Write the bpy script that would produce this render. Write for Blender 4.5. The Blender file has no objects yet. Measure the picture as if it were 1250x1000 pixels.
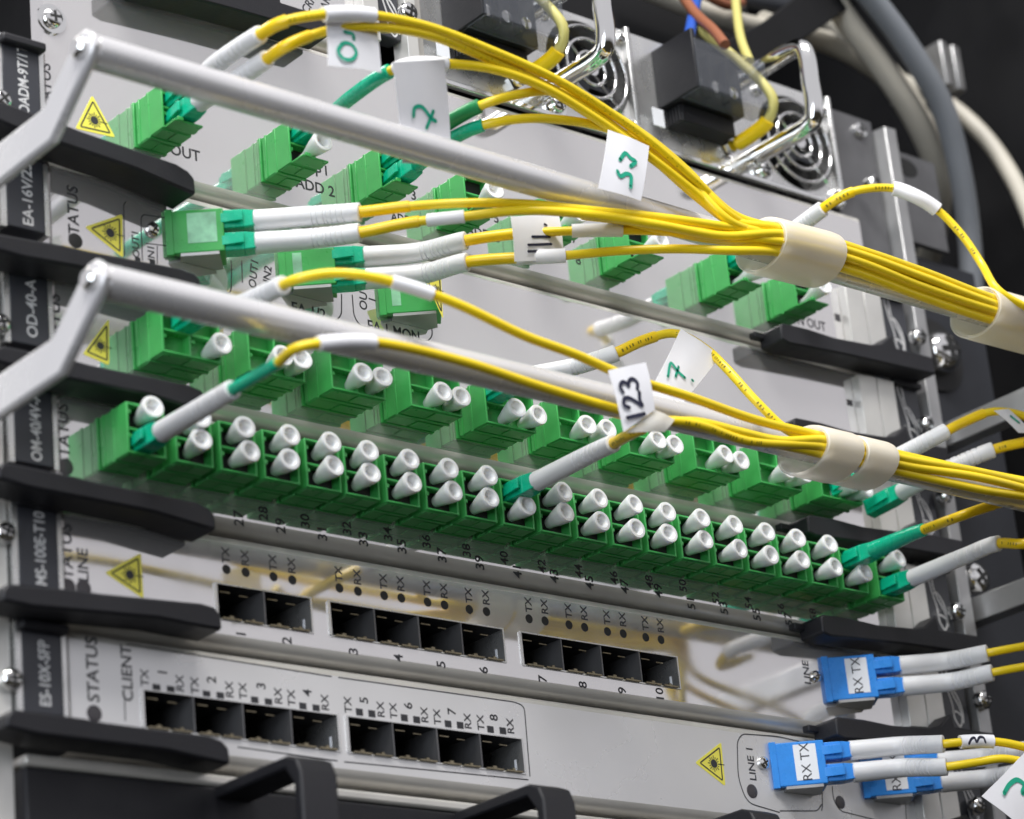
import bpy, math, random
from mathutils import Vector, Matrix
random.seed(7)
sc = bpy.context.scene
S = 0.001                      # everything below is written in millimetres
# ---------------------------------------------------------------- camera
FPX = 3507.78
CAM = Vector((-367.2, -539.6, -193.8))
RR = ((0.7598985, -0.6431454, -0.0944362), (0.1708820, 0.3378094, -0.9255723), (0.6271791, 0.6872036, 0.3666028))
cd = bpy.data.cameras.new("camera"); cam = bpy.data.objects.new("camera", cd)
sc.collection.objects.link(cam); sc.camera = cam
cd.sensor_width = 36; cd.lens = FPX / 1250 * 36
cd.clip_start = 0.02; cd.clip_end = 20
cd.dof.use_dof = True; cd.dof.focus_distance = 0.775; cd.dof.aperture_fstop = 15
m3 = Matrix((RR[0], [-c for c in RR[1]], [-c for c in RR[2]])).transposed()
cam.matrix_world = Matrix.Translation(CAM * S) @ m3.to_4x4()
# ---------------------------------------------------------------- world and lamps
w = bpy.data.worlds.new("World"); sc.world = w; w.use_nodes = True
_nt = w.node_tree; _bg = _nt.nodes["Background"]; _tc = _nt.nodes.new("ShaderNodeTexCoord"); _sx = _nt.nodes.new("ShaderNodeSeparateXYZ")
_cr = _nt.nodes.new("ShaderNodeValToRGB"); _nt.links.new(_tc.outputs["Generated"], _sx.inputs[0]); _mr = _nt.nodes.new("ShaderNodeMapRange")
_mr.inputs[1].default_value = -1; _mr.inputs[2].default_value = 1; _nt.links.new(_sx.outputs[2], _mr.inputs[0]); _nt.links.new(_mr.outputs[0], _cr.inputs[0])
_cr.color_ramp.elements[0].position = .47; _cr.color_ramp.elements[0].color = (.05, .045, .035, 1)      # floor of the equipment room
_cr.color_ramp.elements[1].position = .60; _cr.color_ramp.elements[1].color = (.94, .93, .98, 1)      # pale walls and ceiling
_nt.links.new(_cr.outputs[0], _bg.inputs[0]); _bg.inputs[1].default_value = 0.56
def area(name, loc, target, sx, sy, power, col):
    l = bpy.data.lights.new(name, 'AREA'); l.shape = 'RECTANGLE'; l.size = sx; l.size_y = sy; l.energy = power; l.color = col
    o = bpy.data.objects.new(name, l); sc.collection.objects.link(o); o.location = loc
    o.rotation_euler = (Vector(target) - Vector(loc)).to_track_quat('-Z', 'Y').to_euler()
    return o
area("ceiling_lamp", (-0.45, -0.75, 1.5), (0.1, 0, 0.1), 1.5, 0.35, 40, (1, 0.98, 0.96))
area("left_area_light", (-1.5, -0.9, 0.2), (0.1, 0, 0.1), 0.9, 1.2, 15, (0.84, 0.91, 1))  # plain bluish area light from the left; no window is modelled
sc.view_settings.view_transform = 'Standard'; sc.view_settings.look = 'None'
sc.view_settings.exposure = 0.22; sc.view_settings.gamma = 1
sc.render.engine = 'CYCLES'
sc.cycles.max_bounces = 8; sc.cycles.glossy_bounces = 5; sc.cycles.diffuse_bounces = 4
# ---------------------------------------------------------------- pixels of the survey photo -> places on a plane y = const
def ray(u, v):
    a, b = (u - 625) / FPX, (v - 500) / FPX
    return Vector([RR[0][i] * a + RR[1][i] * b + RR[2][i] for i in range(3)])
def W(u, v, y=0.0):
    r = ray(u, v); return CAM + r * ((y - CAM.y) / r.y)
def UV(p):
    q = Vector(p) - CAM
    z = sum(RR[2][i] * q[i] for i in range(3))
    return 625 + FPX * sum(RR[0][i] * q[i] for i in range(3)) / z, 500 + FPX * sum(RR[1][i] * q[i] for i in range(3)) / z
def yout(u, x, z):
    "y of the point of the line (x, *, z) that the survey photo shows at column u"
    lo, hi = -200, 80
    for _ in range(50):
        m = (lo + hi) / 2
        if UV((x, m, z))[0] > u: lo = m
        else: hi = m
    return m
# ---------------------------------------------------------------- materials
MATS = {}
def mat(name, col, rough=0.45, metal=0.0, bump=0.0, bscale=400, vary=0.0, vscale=60, rvary=0.0, trans=0.0, sss=0.0, alpha=1, coat=0.0, stretch=None, spec=0.5):
    m = bpy.data.materials.new(name); m.use_nodes = True; MATS[name] = m
    nt = m.node_tree; b = nt.nodes["Principled BSDF"]; I = b.inputs
    I["Base Color"].default_value = (*col, 1); I["Roughness"].default_value = rough; I["Metallic"].default_value = metal
    I["Specular IOR Level"].default_value = spec
    if trans: I["Transmission Weight"].default_value = trans
    if sss:
        I["Subsurface Weight"].default_value = sss; I["Subsurface Radius"].default_value = (1, .9, .7); I["Subsurface Scale"].default_value = .0015
    if coat: I["Coat Weight"].default_value = coat; I["Coat Roughness"].default_value = .12
    if alpha < 1: I["Alpha"].default_value = alpha
    tc = nt.nodes.new("ShaderNodeTexCoord"); mp = nt.nodes.new("ShaderNodeMapping")
    nt.links.new(tc.outputs["Object"], mp.inputs[0])
    if stretch: mp.inputs["Scale"].default_value = stretch
    def noise(scale, detail=4):
        n = nt.nodes.new("ShaderNodeTexNoise"); n.inputs["Scale"].default_value = scale; n.inputs["Detail"].default_value = detail
        nt.links.new(mp.outputs[0], n.inputs["Vector"]); return n
    if vary:
        n = noise(vscale); r = nt.nodes.new("ShaderNodeMapRange"); r.inputs[3].default_value = 1 - vary; r.inputs[4].default_value = 1 + vary * .6
        r.inputs[1].default_value = .3; r.inputs[2].default_value = .7
        nt.links.new(n.outputs[0], r.inputs[0])
        mx = nt.nodes.new("ShaderNodeVectorMath"); mx.operation = 'SCALE'; mx.inputs[0].default_value = col
        nt.links.new(r.outputs[0], mx.inputs["Scale"]); nt.links.new(mx.outputs[0], I["Base Color"])
    if rvary:
        n = noise(vscale * 1.7); r = nt.nodes.new("ShaderNodeMapRange"); r.inputs[1].default_value = .35; r.inputs[2].default_value = .7
        r.inputs[3].default_value = rough; r.inputs[4].default_value = rough + rvary
        nt.links.new(n.outputs[0], r.inputs[0]); nt.links.new(r.outputs[0], I["Roughness"])
    if bump:
        n = noise(bscale, 3); bp = nt.nodes.new("ShaderNodeBump"); bp.inputs["Strength"].default_value = bump; bp.inputs["Distance"].default_value = .0004
        nt.links.new(n.outputs[0], bp.inputs["Height"]); nt.links.new(bp.outputs[0], I["Normal"])
    return m
STEEL = mat("glossy_faceplate_steel", (.81, .79, .785), .04, .80, vary=.03, vscale=30, rvary=.05)
SATIN = mat("satin_faceplate_steel", (.74, .73, .73), .26, .42, vary=.04, vscale=25, rvary=.10, bump=.01, bscale=2500)
LIP = mat("rolled_edge_steel", (.62, .60, .56), .28, .35, vary=.08, vscale=60, rvary=.12)
BRIGHT = mat("bright_zinc", (.75, .75, .74), .22, .85, vary=.12, vscale=90, rvary=.15)
FLANGE = mat("satin_rack_metal", (.66, .65, .62), .3, .45, vary=.08, vscale=70, rvary=.15)
CHROME = mat("chrome", (.86, .86, .85), .05, 1.0, rvary=.06, vscale=50)
DULLSTEEL = mat("dull_galvanised_steel", (.42, .42, .42), .33, .75, vary=.2, vscale=50, rvary=.15)
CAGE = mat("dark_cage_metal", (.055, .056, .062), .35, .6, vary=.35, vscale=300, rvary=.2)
INNER = mat("deep_shadowed_plastic", (.012, .012, .012), .6)  # near-black plastic, also stands in for shade in sockets and recesses
GOLD = mat("brassy_spring_metal", (.30, .26, .18), .35, .9, vary=.3, vscale=900)
BLACK = mat("black_moulded_plastic", (.014, .014, .017), .42, spec=.35, bump=.15, bscale=1500, rvary=.12)
PLATE = mat("charcoal_name_plate", (.035, .037, .045), .33, rvary=.1)
SIDE = mat("black_painted_steel", (.008, .008, .009), .5, spec=.25, vary=.3, vscale=20, rvary=.25)
POST = mat("dark_grey_powder_coat", (.028, .03, .036), .45, spec=.3, vary=.3, vscale=30, bump=.1, bscale=1200)
INK = mat("black_print", (.03, .03, .035), .5)
WINK = mat("pale_grey_print", (.62, .62, .62), .5)
GREEN = mat("green_adapter_plastic", (.05, .37, .085), .27, vary=.10, vscale=160, rvary=.1, bump=.05, bscale=800)
TEAL = mat("teal_green_connector_plastic", (.004, .46, .26), .22, vary=.08, vscale=200, rvary=.1)
DKGREEN = mat("deep_green_boot_rubber", (.01, .24, .07), .45, vary=.08, vscale=200)
BLUE = mat("blue_connector_plastic", (.03, .26, .76), .25, vary=.08, vscale=200, rvary=.1)
WHITE = mat("white_boot_rubber", (.76, .76, .77), .4, sss=.15, vary=.04, vscale=150, bump=.04, bscale=900)
CAP = mat("milky_white_cap_plastic", (.80, .81, .81), .33, sss=.35, vary=.03, vscale=200)
PAINT = mat("pale_grey_painted_bar", (.70, .69, .70), .24, .3, vary=.03, vscale=40, rvary=.06)
YELLOW = mat("yellow_cable_jacket", (.87, .64, .012), .30, vary=.05, vscale=120, rvary=.12, bump=.04, bscale=900)
YELLOW2 = mat("deeper_yellow_heat_shrink", (.88, .60, .006), .3, vary=.05, vscale=120)
PAPER = mat("white_paper_tag", (.80, .80, .83), .5, vary=.03, vscale=120)
WRAP = mat("translucent_ivory_wrap", (.94, .93, .90), .3, alpha=.66, vary=.04, vscale=80)
_n = WRAP.node_tree; _b = _n.nodes["Principled BSDF"]; _t = _n.nodes.new("ShaderNodeBsdfTranslucent"); _t.inputs[0].default_value = (.97, .95, .90, 1)
_m = _n.nodes.new("ShaderNodeMixShader"); _m.inputs[0].default_value = .38; _o = [q for q in _n.nodes if q.type == 'OUTPUT_MATERIAL'][0]
_n.links.new(_b.outputs[0], _m.inputs[1]); _n.links.new(_t.outputs[0], _m.inputs[2]); _n.links.new(_m.outputs[0], _o.inputs[0])
GPEN = mat("green_marker_ink", (.0, .36, .22), .5)
BPEN = mat("navy_marker_ink", (.008, .010, .035), .5)
STICK = mat("yellow_warning_vinyl", (.80, .68, .03), .35)
STICKL = mat("yellow_sticker_border", (.86, .78, .10), .35)
CLEAR = mat("smoked_clear_cover", (.13, .14, .16), .07, alpha=.30)
BEIGE = mat("beige_power_cable", (.50, .47, .40), .45, vary=.06)
GREY = mat("grey_power_cable", (.20, .215, .235), .45, vary=.06)
BROWN = mat("brown_wire", (.28, .10, .05), .45)
WBLUE = mat("blue_wire", (.02, .09, .45), .45)
PALEY = mat("pale_yellow_wire", (.55, .50, .16), .45)
RED = mat("red_ferrule", (.6, .02, .02), .4)
EAR = mat("dark_grey_steel", (.16, .16, .165), .35, .6, vary=.2, vscale=60, rvary=.1)  # even dark grey for the ear plates and port dividers
LENS = mat("dark_indicator_lens", (.05, .045, .05), .25)
OLIVE = mat("faint_olive_jacket_print", (.16, .13, .01), .5)
LABELW = mat("white_vinyl_label", (.78, .80, .84), .4)
GLARE = mat("label_with_painted_glare", (.30, .62, .40), .2, vary=.45, vscale=150)  # blotchy pale green imitates glare on a glossy label
# ---------------------------------------------------------------- mesh tools
class MB:
    def __init__(s): s.v = []; s.f = []
    def add(s, vs, fs):
        n = len(s.v); s.v += [Vector(p) for p in vs]; s.f += [tuple(i + n for i in f) for f in fs]; return s
    def box(s, x0, x1, y0, y1, z0, z1, M=None):
        p = [Vector((x, y, z)) for x in (x0, x1) for y in (y0, y1) for z in (z0, z1)]
        if M: p = [M @ q for q in p]
        return s.add(p, [(0, 1, 3, 2), (4, 6, 7, 5), (0, 4, 5, 1), (2, 3, 7, 6), (0, 2, 6, 4), (1, 5, 7, 3)])
    def prism(s, poly, d, M=None):
        "poly: 3D points of one face, d: offset vector to the other face"
        n = len(poly); a = [Vector(p) for p in poly]; b = [p + Vector(d) for p in a]
        if M: a = [M @ p for p in a]; b = [M @ p for p in b]
        return s.add(a + b, [tuple(range(n))[::-1], tuple(range(n, 2 * n))] + [(i, (i + 1) % n, n + (i + 1) % n, n + i) for i in range(n)])
    def lathe(s, prof, M=None, seg=20, cap0=True, cap1=True):
        "prof: (r, h) pairs, axis = local z"
        vs = []; k = len(prof)
        for r, h in prof:
            for j in range(seg):
                a = 2 * math.pi * j / seg; vs.append(Vector((r * math.cos(a), r * math.sin(a), h)))
        if M: vs = [M @ p for p in vs]
        fs = [(i * seg + j, i * seg + (j + 1) % seg, (i + 1) * seg + (j + 1) % seg, (i + 1) * seg + j) for i in range(k - 1) for j in range(seg)]
        if cap0: fs.append(tuple(range(seg))[::-1])
        if cap1: fs.append(tuple((k - 1) * seg + j for j in range(seg)))
        return s.add(vs, fs)
    def sweep(s, path, prof, seg=12, sy=1.0, sz=1.0, cap=True):
        "path: Path; prof: (arclength, radius)"
        vs = []; k = len(prof)
        for d, r in prof:
            p, t, n, b = path.frame(d)
            for j in range(seg):
                a = 2 * math.pi * j / seg; vs.append(p + n * (r * sy * math.cos(a)) + b * (r * sz * math.sin(a)))
        fs = [(i * seg + j, i * seg + (j + 1) % seg, (i + 1) * seg + (j + 1) % seg, (i + 1) * seg + j) for i in range(k - 1) for j in range(seg)]
        if cap: fs += [tuple(range(seg))[::-1], tuple((k - 1) * seg + j for j in range(seg))]
        return s.add(vs, fs)
    def build(s, name, m, parent=None, bevel=0, origin=None, label=None, smooth=35):
        if origin is None: origin = parent['o'] if parent is not None else (0, 0, 0)
        o3 = Vector(origin)
        me = bpy.data.meshes.new(name)
        me.from_pydata([tuple((p - o3) * S) for p in s.v], [], s.f); me.validate()
        import bmesh
        bm = bmesh.new(); bm.from_mesh(me); bmesh.ops.recalc_face_normals(bm, faces=bm.faces); bm.to_mesh(me); bm.free()
        me.materials.append(m); me.shade_smooth(); me.set_sharp_from_angle(angle=math.radians(smooth))
        o = bpy.data.objects.new(name, me); sc.collection.objects.link(o)
        if parent is not None: o.parent = parent
        else: o.location = o3 * S
        ORG[o.name] = tuple(origin)
        if label: o['label'] = label
        if bevel:
            b = o.modifiers.new("bevel", 'BEVEL'); b.width = bevel * S; b.segments = 2; b.limit_method = 'ANGLE'; b.angle_limit = math.radians(40)
        return o
ORG = {}
class _P(dict): pass
def build(mb, name, m, parent=None, **k):
    if parent is not None and 'origin' not in k: k['origin'] = ORG[parent.name]
    return mb.build(name, m, parent, **k)
def thing(name, loc, label, cat, group=None):
    o = bpy.data.objects.new(name, None); sc.collection.objects.link(o); o.location = Vector(loc) * S; o.empty_display_size = .01
    ORG[o.name] = tuple(loc); return tag(o, label, cat, group)
def tag(o, label, cat, group=None):
    o['label'] = label; o['category'] = cat
    if group: o['group'] = group
    return o
def clone(o, loc_mm, label=None, group=None):
    c = o.copy(); sc.collection.objects.link(c); c.location = Vector(loc_mm) * S; ORG[c.name] = tuple(loc_mm)
    if label: c['label'] = label
    if group: c['group'] = group
    for ch in list(o.children):
        k = ch.copy(); sc.collection.objects.link(k); k.parent = c
        for g in list(ch.children):
            q = g.copy(); sc.collection.objects.link(q); q.parent = k
    return c
def copy_part(o, delta_mm, parent):
    c = o.copy(); sc.collection.objects.link(c); c.parent = parent; c.location = o.location + Vector(delta_mm) * S
    ORG[c.name] = ORG[o.name]
    for g in list(o.children):
        q = g.copy(); sc.collection.objects.link(q); q.parent = c
    return c
class Path:
    def __init__(s, pts, step=1.6):
        P = [Vector(p) for p in pts]
        if len(P) == 2: P = [P[0], P[0].lerp(P[1], .5), P[1]]
        P = [P[0] * 2 - P[1]] + P + [P[-1] * 2 - P[-2]]
        out = []
        for i in range(1, len(P) - 2):
            a, b, c, d = P[i - 1:i + 3]
            # centripetal Catmull-Rom
            t0 = 0; t1 = t0 + max((b - a).length, 1e-4) ** .5; t2 = t1 + max((c - b).length, 1e-4) ** .5; t3 = t2 + max((d - c).length, 1e-4) ** .5
            n = max(2, int((c - b).length / step))
            for k in range(n):
                t = t1 + (t2 - t1) * k / n
                A1 = a * ((t1 - t) / (t1 - t0)) + b * ((t - t0) / (t1 - t0)); A2 = b * ((t2 - t) / (t2 - t1)) + c * ((t - t1) / (t2 - t1)); A3 = c * ((t3 - t) / (t3 - t2)) + d * ((t - t2) / (t3 - t2))
                B1 = A1 * ((t2 - t) / (t2 - t0)) + A2 * ((t - t0) / (t2 - t0)); B2 = A2 * ((t3 - t) / (t3 - t1)) + A3 * ((t - t1) / (t3 - t1))
                out.append(B1 * ((t2 - t) / (t2 - t1)) + B2 * ((t - t1) / (t2 - t1)))
        out.append(P[-2]); s.p = out
        s.d = [0]
        for a, b in zip(out, out[1:]): s.d.append(s.d[-1] + (b - a).length)
        s.L = s.d[-1]
        T = [(out[min(i + 1, len(out) - 1)] - out[max(i - 1, 0)]).normalized() for i in range(len(out))]
        up = Vector((0, 0, 1)); n = (up - T[0] * up.dot(T[0])).normalized(); s.N = [n]; s.T = T
        for i in range(1, len(out)):
            n = (n - T[i] * n.dot(T[i])).normalized(); s.N.append(n)
    def frame(s, d):
        d = min(max(d, 0), s.L)
        import bisect
        i = min(max(bisect.bisect_right(s.d, d) - 1, 0), len(s.p) - 2)
        f = (d - s.d[i]) / max(s.d[i + 1] - s.d[i], 1e-9)
        p = s.p[i].lerp(s.p[i + 1], f); t = s.T[i].lerp(s.T[i + 1], f).normalized(); n = s.N[i].lerp(s.N[i + 1], f); n = (n - t * n.dot(t)).normalized()
        return p, t, n, t.cross(n)
    def at(s, u):
        "arclength where the path crosses survey column u"
        for i in range(len(s.p) - 1):
            a, b = UV(s.p[i])[0], UV(s.p[i + 1])[0]
            if a <= u < b: return s.d[i] + (u - a) / (b - a) * (s.d[i + 1] - s.d[i])
        return 0 if u < UV(s.p[0])[0] else s.L
def even(a, b, r, step=1.8):
    n = max(2, int((b - a) / step)); return [(a + (b - a) * i / n, r) for i in range(n + 1)]
def text(s, pos, size, parent, rot=0, m=None, name="printed_text", squeeze=1.0):
    c = bpy.data.curves.new(name, 'FONT'); c.body = s; c.size = size * S * 1.38; c.align_x = 'CENTER'; c.align_y = 'CENTER'
    c.resolution_u = 3; c.offset = size * S * .022; c.materials.append(m or INK)
    o = bpy.data.objects.new(name, c); sc.collection.objects.link(o)
    o.parent = parent; base = Vector(ORG[parent.name])
    M = Matrix.Translation((Vector(pos) - base) * S) @ Matrix.Rotation(math.pi / 2, 4, 'X') @ Matrix.Rotation(math.radians(rot), 4, 'Z') @ Matrix.Diagonal((squeeze, 1, 1, 1))
    o.matrix_local = M
    return _mesh_text(o, M)
def _mesh_text(o, M):
    me = bpy.data.meshes.new_from_object(o); nm = o.name.split(".")[0]; n = bpy.data.objects.new(nm, me); sc.collection.objects.link(n)
    n.parent = o.parent; n.matrix_local = M; c = o.data; bpy.data.objects.remove(o); bpy.data.curves.remove(c); return n
def printed(s, u, v, size, parent, rot=0, y=-.04, **k): return text(s, W(u, v, y), size, parent, rot, **k)
def ribbon(mb, pts, width, closed=False, d=(0, -.05, 0), normal=Vector((0, -1, 0))):
    "flat stroke of given width in the plane facing normal"
    n = len(pts)
    P = [Vector(p) for p in pts]; L = []; R = []
    for i in range(n):
        a = P[(i - 1) % n] if closed or i else P[i]; b = P[(i + 1) % n] if closed or i < n - 1 else P[i]
        t = (b - a).normalized(); q = t.cross(normal).normalized() * width / 2; L.append(P[i] + q); R.append(P[i] - q)
    rng = range(n) if closed else range(n - 1)
    for i in rng:
        j = (i + 1) % n
        mb.add([L[i], L[j], R[j], R[i]], [(0, 1, 2, 3)])
    return mb
def smoothpts(pts, k=6):
    return Path(pts, step=.35).p if len(pts) > 2 else [Vector(p) for p in pts]
def stroke_mesh(strokes, y, width):
    mb = MB()
    for st in strokes:
        P = smoothpts([W(u, v, y) for u, v in st])
        ribbon(mb, P, width)
        for e in (P[0], P[-1]):
            mb.add([e + Vector((math.cos(a), 0, math.sin(a))) * width / 2 for a in [i * math.pi / 5 for i in range(10)]], [tuple(range(10))])
    return mb
GL = {'1': [[(.5, 0), (.5, 1)]], '2': [[(.1, .75), (.3, 1), (.65, .95), (.7, .7), (.45, .4), (.1, .1), (.05, 0), (.4, .08), (.85, 0)]],
      '3': [[(.1, .9), (.45, 1), (.7, .8), (.55, .58), (.35, .52), (.65, .45), (.75, .2), (.45, 0), (.08, .08)]], '7': [[(.05, .9), (.75, .95), (.5, .5), (.3, 0)], [(.2, .5), (.7, .5)]]}
def hand(txt, o, adv, up, wd=None):
    out = []
    for i, ch in enumerate(txt):
        for st in GL[ch]: out.append([(o[0] + adv[0] * (i + x) + up[0] * y, o[1] + adv[1] * (i + x) + up[1] * y) for x, y in st])
    return out
def disc(mb, c, r, seg=20, y=None):
    mb.add([Vector(c) + Vector((math.cos(a), 0, math.sin(a))) * r for a in [2 * math.pi * i / seg for i in range(seg)]], [tuple(range(seg))]); return mb
# front-facing frame: local z of a lathe -> world -y
OUT = Matrix.Rotation(math.pi / 2, 4, 'X')
def outM(p): return Matrix.Translation(Vector(p)) @ OUT
def screw(parent, pos, r=2.6, m=None, h=1.6, washer=False, name="screw"):
    mb = MB()
    if washer: mb.lathe([(r * 1.6, 0), (r * 1.6, .7), (r * .8, .7)], outM(pos), 24, cap0=False, cap1=False)
    z = .7 if washer else 0
    mb.lathe([(r, z), (r, z + h * .45), (r * .93, z + h * .72), (r * .7, z + h * .93), (r * .35, z + h), (.01, z + h * 1.02)], outM(pos), 22, cap0=False, cap1=True)
    o = build(mb, name, m or CHROME, parent)
    a = random.uniform(0, 1.5); q = MB()
    for k in (0, math.pi / 2):
        Mx = outM(pos) @ Matrix.Rotation(a + k, 4, 'Z')
        q.box(-r * .58, r * .58, -r * .13, r * .13, z + h * .75, z + h * 1.05 + .03 + k * .02, Mx)
    ORG[o.name] = ORG[parent.name]
    build(q, "cross_slot", INNER, o)
    return o
# ================================================================= SETTING
def struct(name, mb, m, **k):
    o = build(mb, name, m, None, origin=(0, 0, 0), **k); o['kind'] = 'structure'; return o
struct("rack_back_wall", MB().box(-60, 440, 420, 424, -500, 900), SIDE)
struct("rack_side_wall", MB().box(440, 444, -60, 419, -500, 900), SIDE)
struct("rack_ceiling", MB().box(-60, 439, 0, 419, 520, 524), SIDE)
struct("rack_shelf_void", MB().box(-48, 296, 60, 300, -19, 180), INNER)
# ================================================================= NETWORK MODULES
ZB = [-16.6, 13.6, 44.0, 74.5, 105.0, 135.5]
ZT = [12.2, 42.5, 73.0, 103.5, 134.0, 189.8]
XL, XR = -20.0, 283.0
def arc(cy, cz, r, a0, a1, n=5):
    return [(cy + r * math.cos(math.radians(a0 + (a1 - a0) * i / n)), cz + r * math.sin(math.radians(a0 + (a1 - a0) * i / n))) for i in range(n + 1)]
def faceplate(parent, zb, zt, holes=(), x0=XL, x1=XR, rb=3.2, rt=2.0):
    mb = MB()
    zs = sorted({zb + rb, zt - rt} | {h[2] for h in holes} | {h[3] for h in holes}); xs = sorted({x0, x1} | {h[0] for h in holes} | {h[1] for h in holes})
    for i in range(len(xs) - 1):
        for j in range(len(zs) - 1):
            cx, cz = (xs[i] + xs[i + 1]) / 2, (zs[j] + zs[j + 1]) / 2
            if any(h[0] < cx < h[1] and h[2] < cz < h[3] for h in holes): continue
            mb.add([(xs[i], 0, zs[j]), (xs[i + 1], 0, zs[j]), (xs[i + 1], 0, zs[j + 1]), (xs[i], 0, zs[j + 1])], [(0, 1, 2, 3)])
    mb.add([(x0, 0, zb + rb), (x0, 6, zb + rb), (x0, 6, zt - rt), (x0, 0, zt - rt)], [(0, 1, 2, 3)])
    o = build(mb, "faceplate", SATIN if zb < 0 else STEEL, parent)
    for prof in (arc(rb, zb + rb, rb, 180, 270) + [(6, zb)], arc(rt, zt - rt, rt, 180, 90) + [(6, zt)]):
        e = MB(); k = len(prof); e.add([(x, y, z) for x in (x0, x1) for y, z in prof], [(i, i + 1, k + i + 1, k + i) for i in range(k - 1)])
        build(e, "rolled_edge", LIP, parent, smooth=60)
    return o
LEV = {}
def lever(parent, zb, side):
    # profile in x-z, 9 mm deep
    if side < 0:
        x0, x1 = -44, 16; za, zc, th = LEV.get(round(zb, 1), (2.5, 1.0, 5.0))
        tl = lambda x: zb + za + (zc - za) * (x + 38) / 54
        P = [(x0, tl(x0) - 1.6), (x0 + 1, tl(x0) - .2), (x0 + 3, tl(x0) + .2), (-24, tl(-24) + .3), (-18, tl(-18)), (x1 - 6, tl(x1 - 6) + .2), (x1 - 2.4, tl(x1) - .5), (x1 - .6, tl(x1) - 2.2), (x1 - .4, tl(x1) - th - .8), (x1 - 1.0, tl(x1) - th - 1.1), (x1 - 9, tl(x1 - 9) - th - .5), (x1 - 18, tl(x1 - 18) - th + .3), (x0 + 8, tl(x0 + 8) - th), (x0, tl(x0) - th + .8)]
        y0, y1 = -11.5, -1.2
    else:
        x0, x1 = 227, 296
        P = [(x0, zb - 3.2), (x0, zb + 1.6), (x0 + 1.5, zb + 2.4), (x0 + 12, zb + 2.7), (x0 + 24, zb + 2.2), (x0 + 40, zb + 3.2), (x0 + 45, zb + 4.4), (x0 + 50.5, zb + 8.4), (x0 + 51.2, zb + 8.4), (x0 + 51.6, zb + 4.4), (x1, zb + 4.6), (x1, zb - 1.4), (x0 + 30, zb - 2.6), (x0 + 10, zb - 3.6), (x0 + 3, zb - 4.0)]
        y0, y1 = -10.5, -1.2
    mb = MB().prism([(x, y0, z) for x, z in P], (0, y1 - y0, 0))
    o = build(mb, "ejector_lever", BLACK, parent, bevel=.7)
    ORG[o.name] = ORG[parent.name]
    if side > 0:
        build(MB().box(x0 - 4, x0 + 2, -3.5, -.9, zb - .6, zb + 1.4), "release_tab", BLACK, o, bevel=.3)
    return o
def name_plate(parent, zb, txt, h=21.5, size=3.0, sq=.8):
    z0 = zb + 7.6; z1 = z0 + h
    mb = MB().box(-33.0, -22.4, -.9, 4, z0, z1)
    o = build(mb, "name_plate", PLATE, parent, bevel=.25); ORG[o.name] = ORG[parent.name]
    build(MB().box(-34.0, -21.4, -3.2, 2, z1 - 2.4, z1), "top_lip", BLACK, o, bevel=.6)
    text(txt, (-27.1, -.96, zb + 17.2), size, o, 90, WINK, "printed_code", sq)
    build(MB().box(-22.3, -21.0, -.7, 3, z0 - .3, z1 - .5), "plate_edge_strip", BRIGHT, o)
    build(MB().box(-34.6, -33.1, -.8, 3, z0 - .3, z1 + .6).box(-34.6, -21.4, -.6, 3, z1 + .05, z1 + .9), "plate_edge_strip", BRIGHT, o)
    return o
def logo_plate(parent, z0, z1, xa=284.5, xb=297.0):
    o = build(MB().box(xa, xb, -1.2, 4, z0, z1), "emblem_plate", PLATE, parent, bevel=.3); ORG[o.name] = ORG[parent.name]
    build(MB().box(xa - 1.0, xa - .05, -1.5, 3, z0 - 1, z1 + .4), "plate_edge_strip", BRIGHT, o)
    cz = (z0 + z1) / 2 + .2; cx = (xa + xb) / 2; H = (z1 - z0) * .36; Wd = 3.1
    # looped ribbon emblem: a slanting ring crossed by an S
    mb = MB(); y = -1.27
    def pt(a, b): return (cx + a * Wd, y, cz + b * H)
    strokes = [[(-.75, .55), (-1.05, 1.0), (-.8, 1.3), (-.4, 1.0), (-.3, .45), (.1, 0), (.8, -.5), (.95, -1.0), (.5, -1.3), (-.1, -1.0), (-.2, -.4), (-.6, .2), (-.75, .55)],
               [(-.55, .15), (.0, .25), (.7, -.05), (1.15, -.6), (1.1, -1.15)], [(-.35, -.75), (.3, -.7), (.95, -.85)]]
    for k, st in enumerate(strokes):
        ribbon(mb, smoothpts([pt(*q) for q in st]), .62)
    build(mb, "emblem", WINK, o)
    build(MB().box(xa, xb, -3.4, -1, z1 - 1.9, z1 + .2), "top_lip", BLACK, o, bevel=.5)
    return o
def end_bracket(parent, z0, z1):
    o = build(MB().prism([(267.5, 0, z0), (267.5, -3.2, z0), (272, -4, z0), (274.6, -4, z0), (274.6, 0, z0)], (0, 0, z1 - z0)).prism([(275.0, 0, z0), (275.0, -4, z0), (282.6, -4.2, z0), (282.6, 0, z0)], (0, 0, z1 - z0)), "end_bracket", FLANGE, parent, bevel=.2)
    return o
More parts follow.
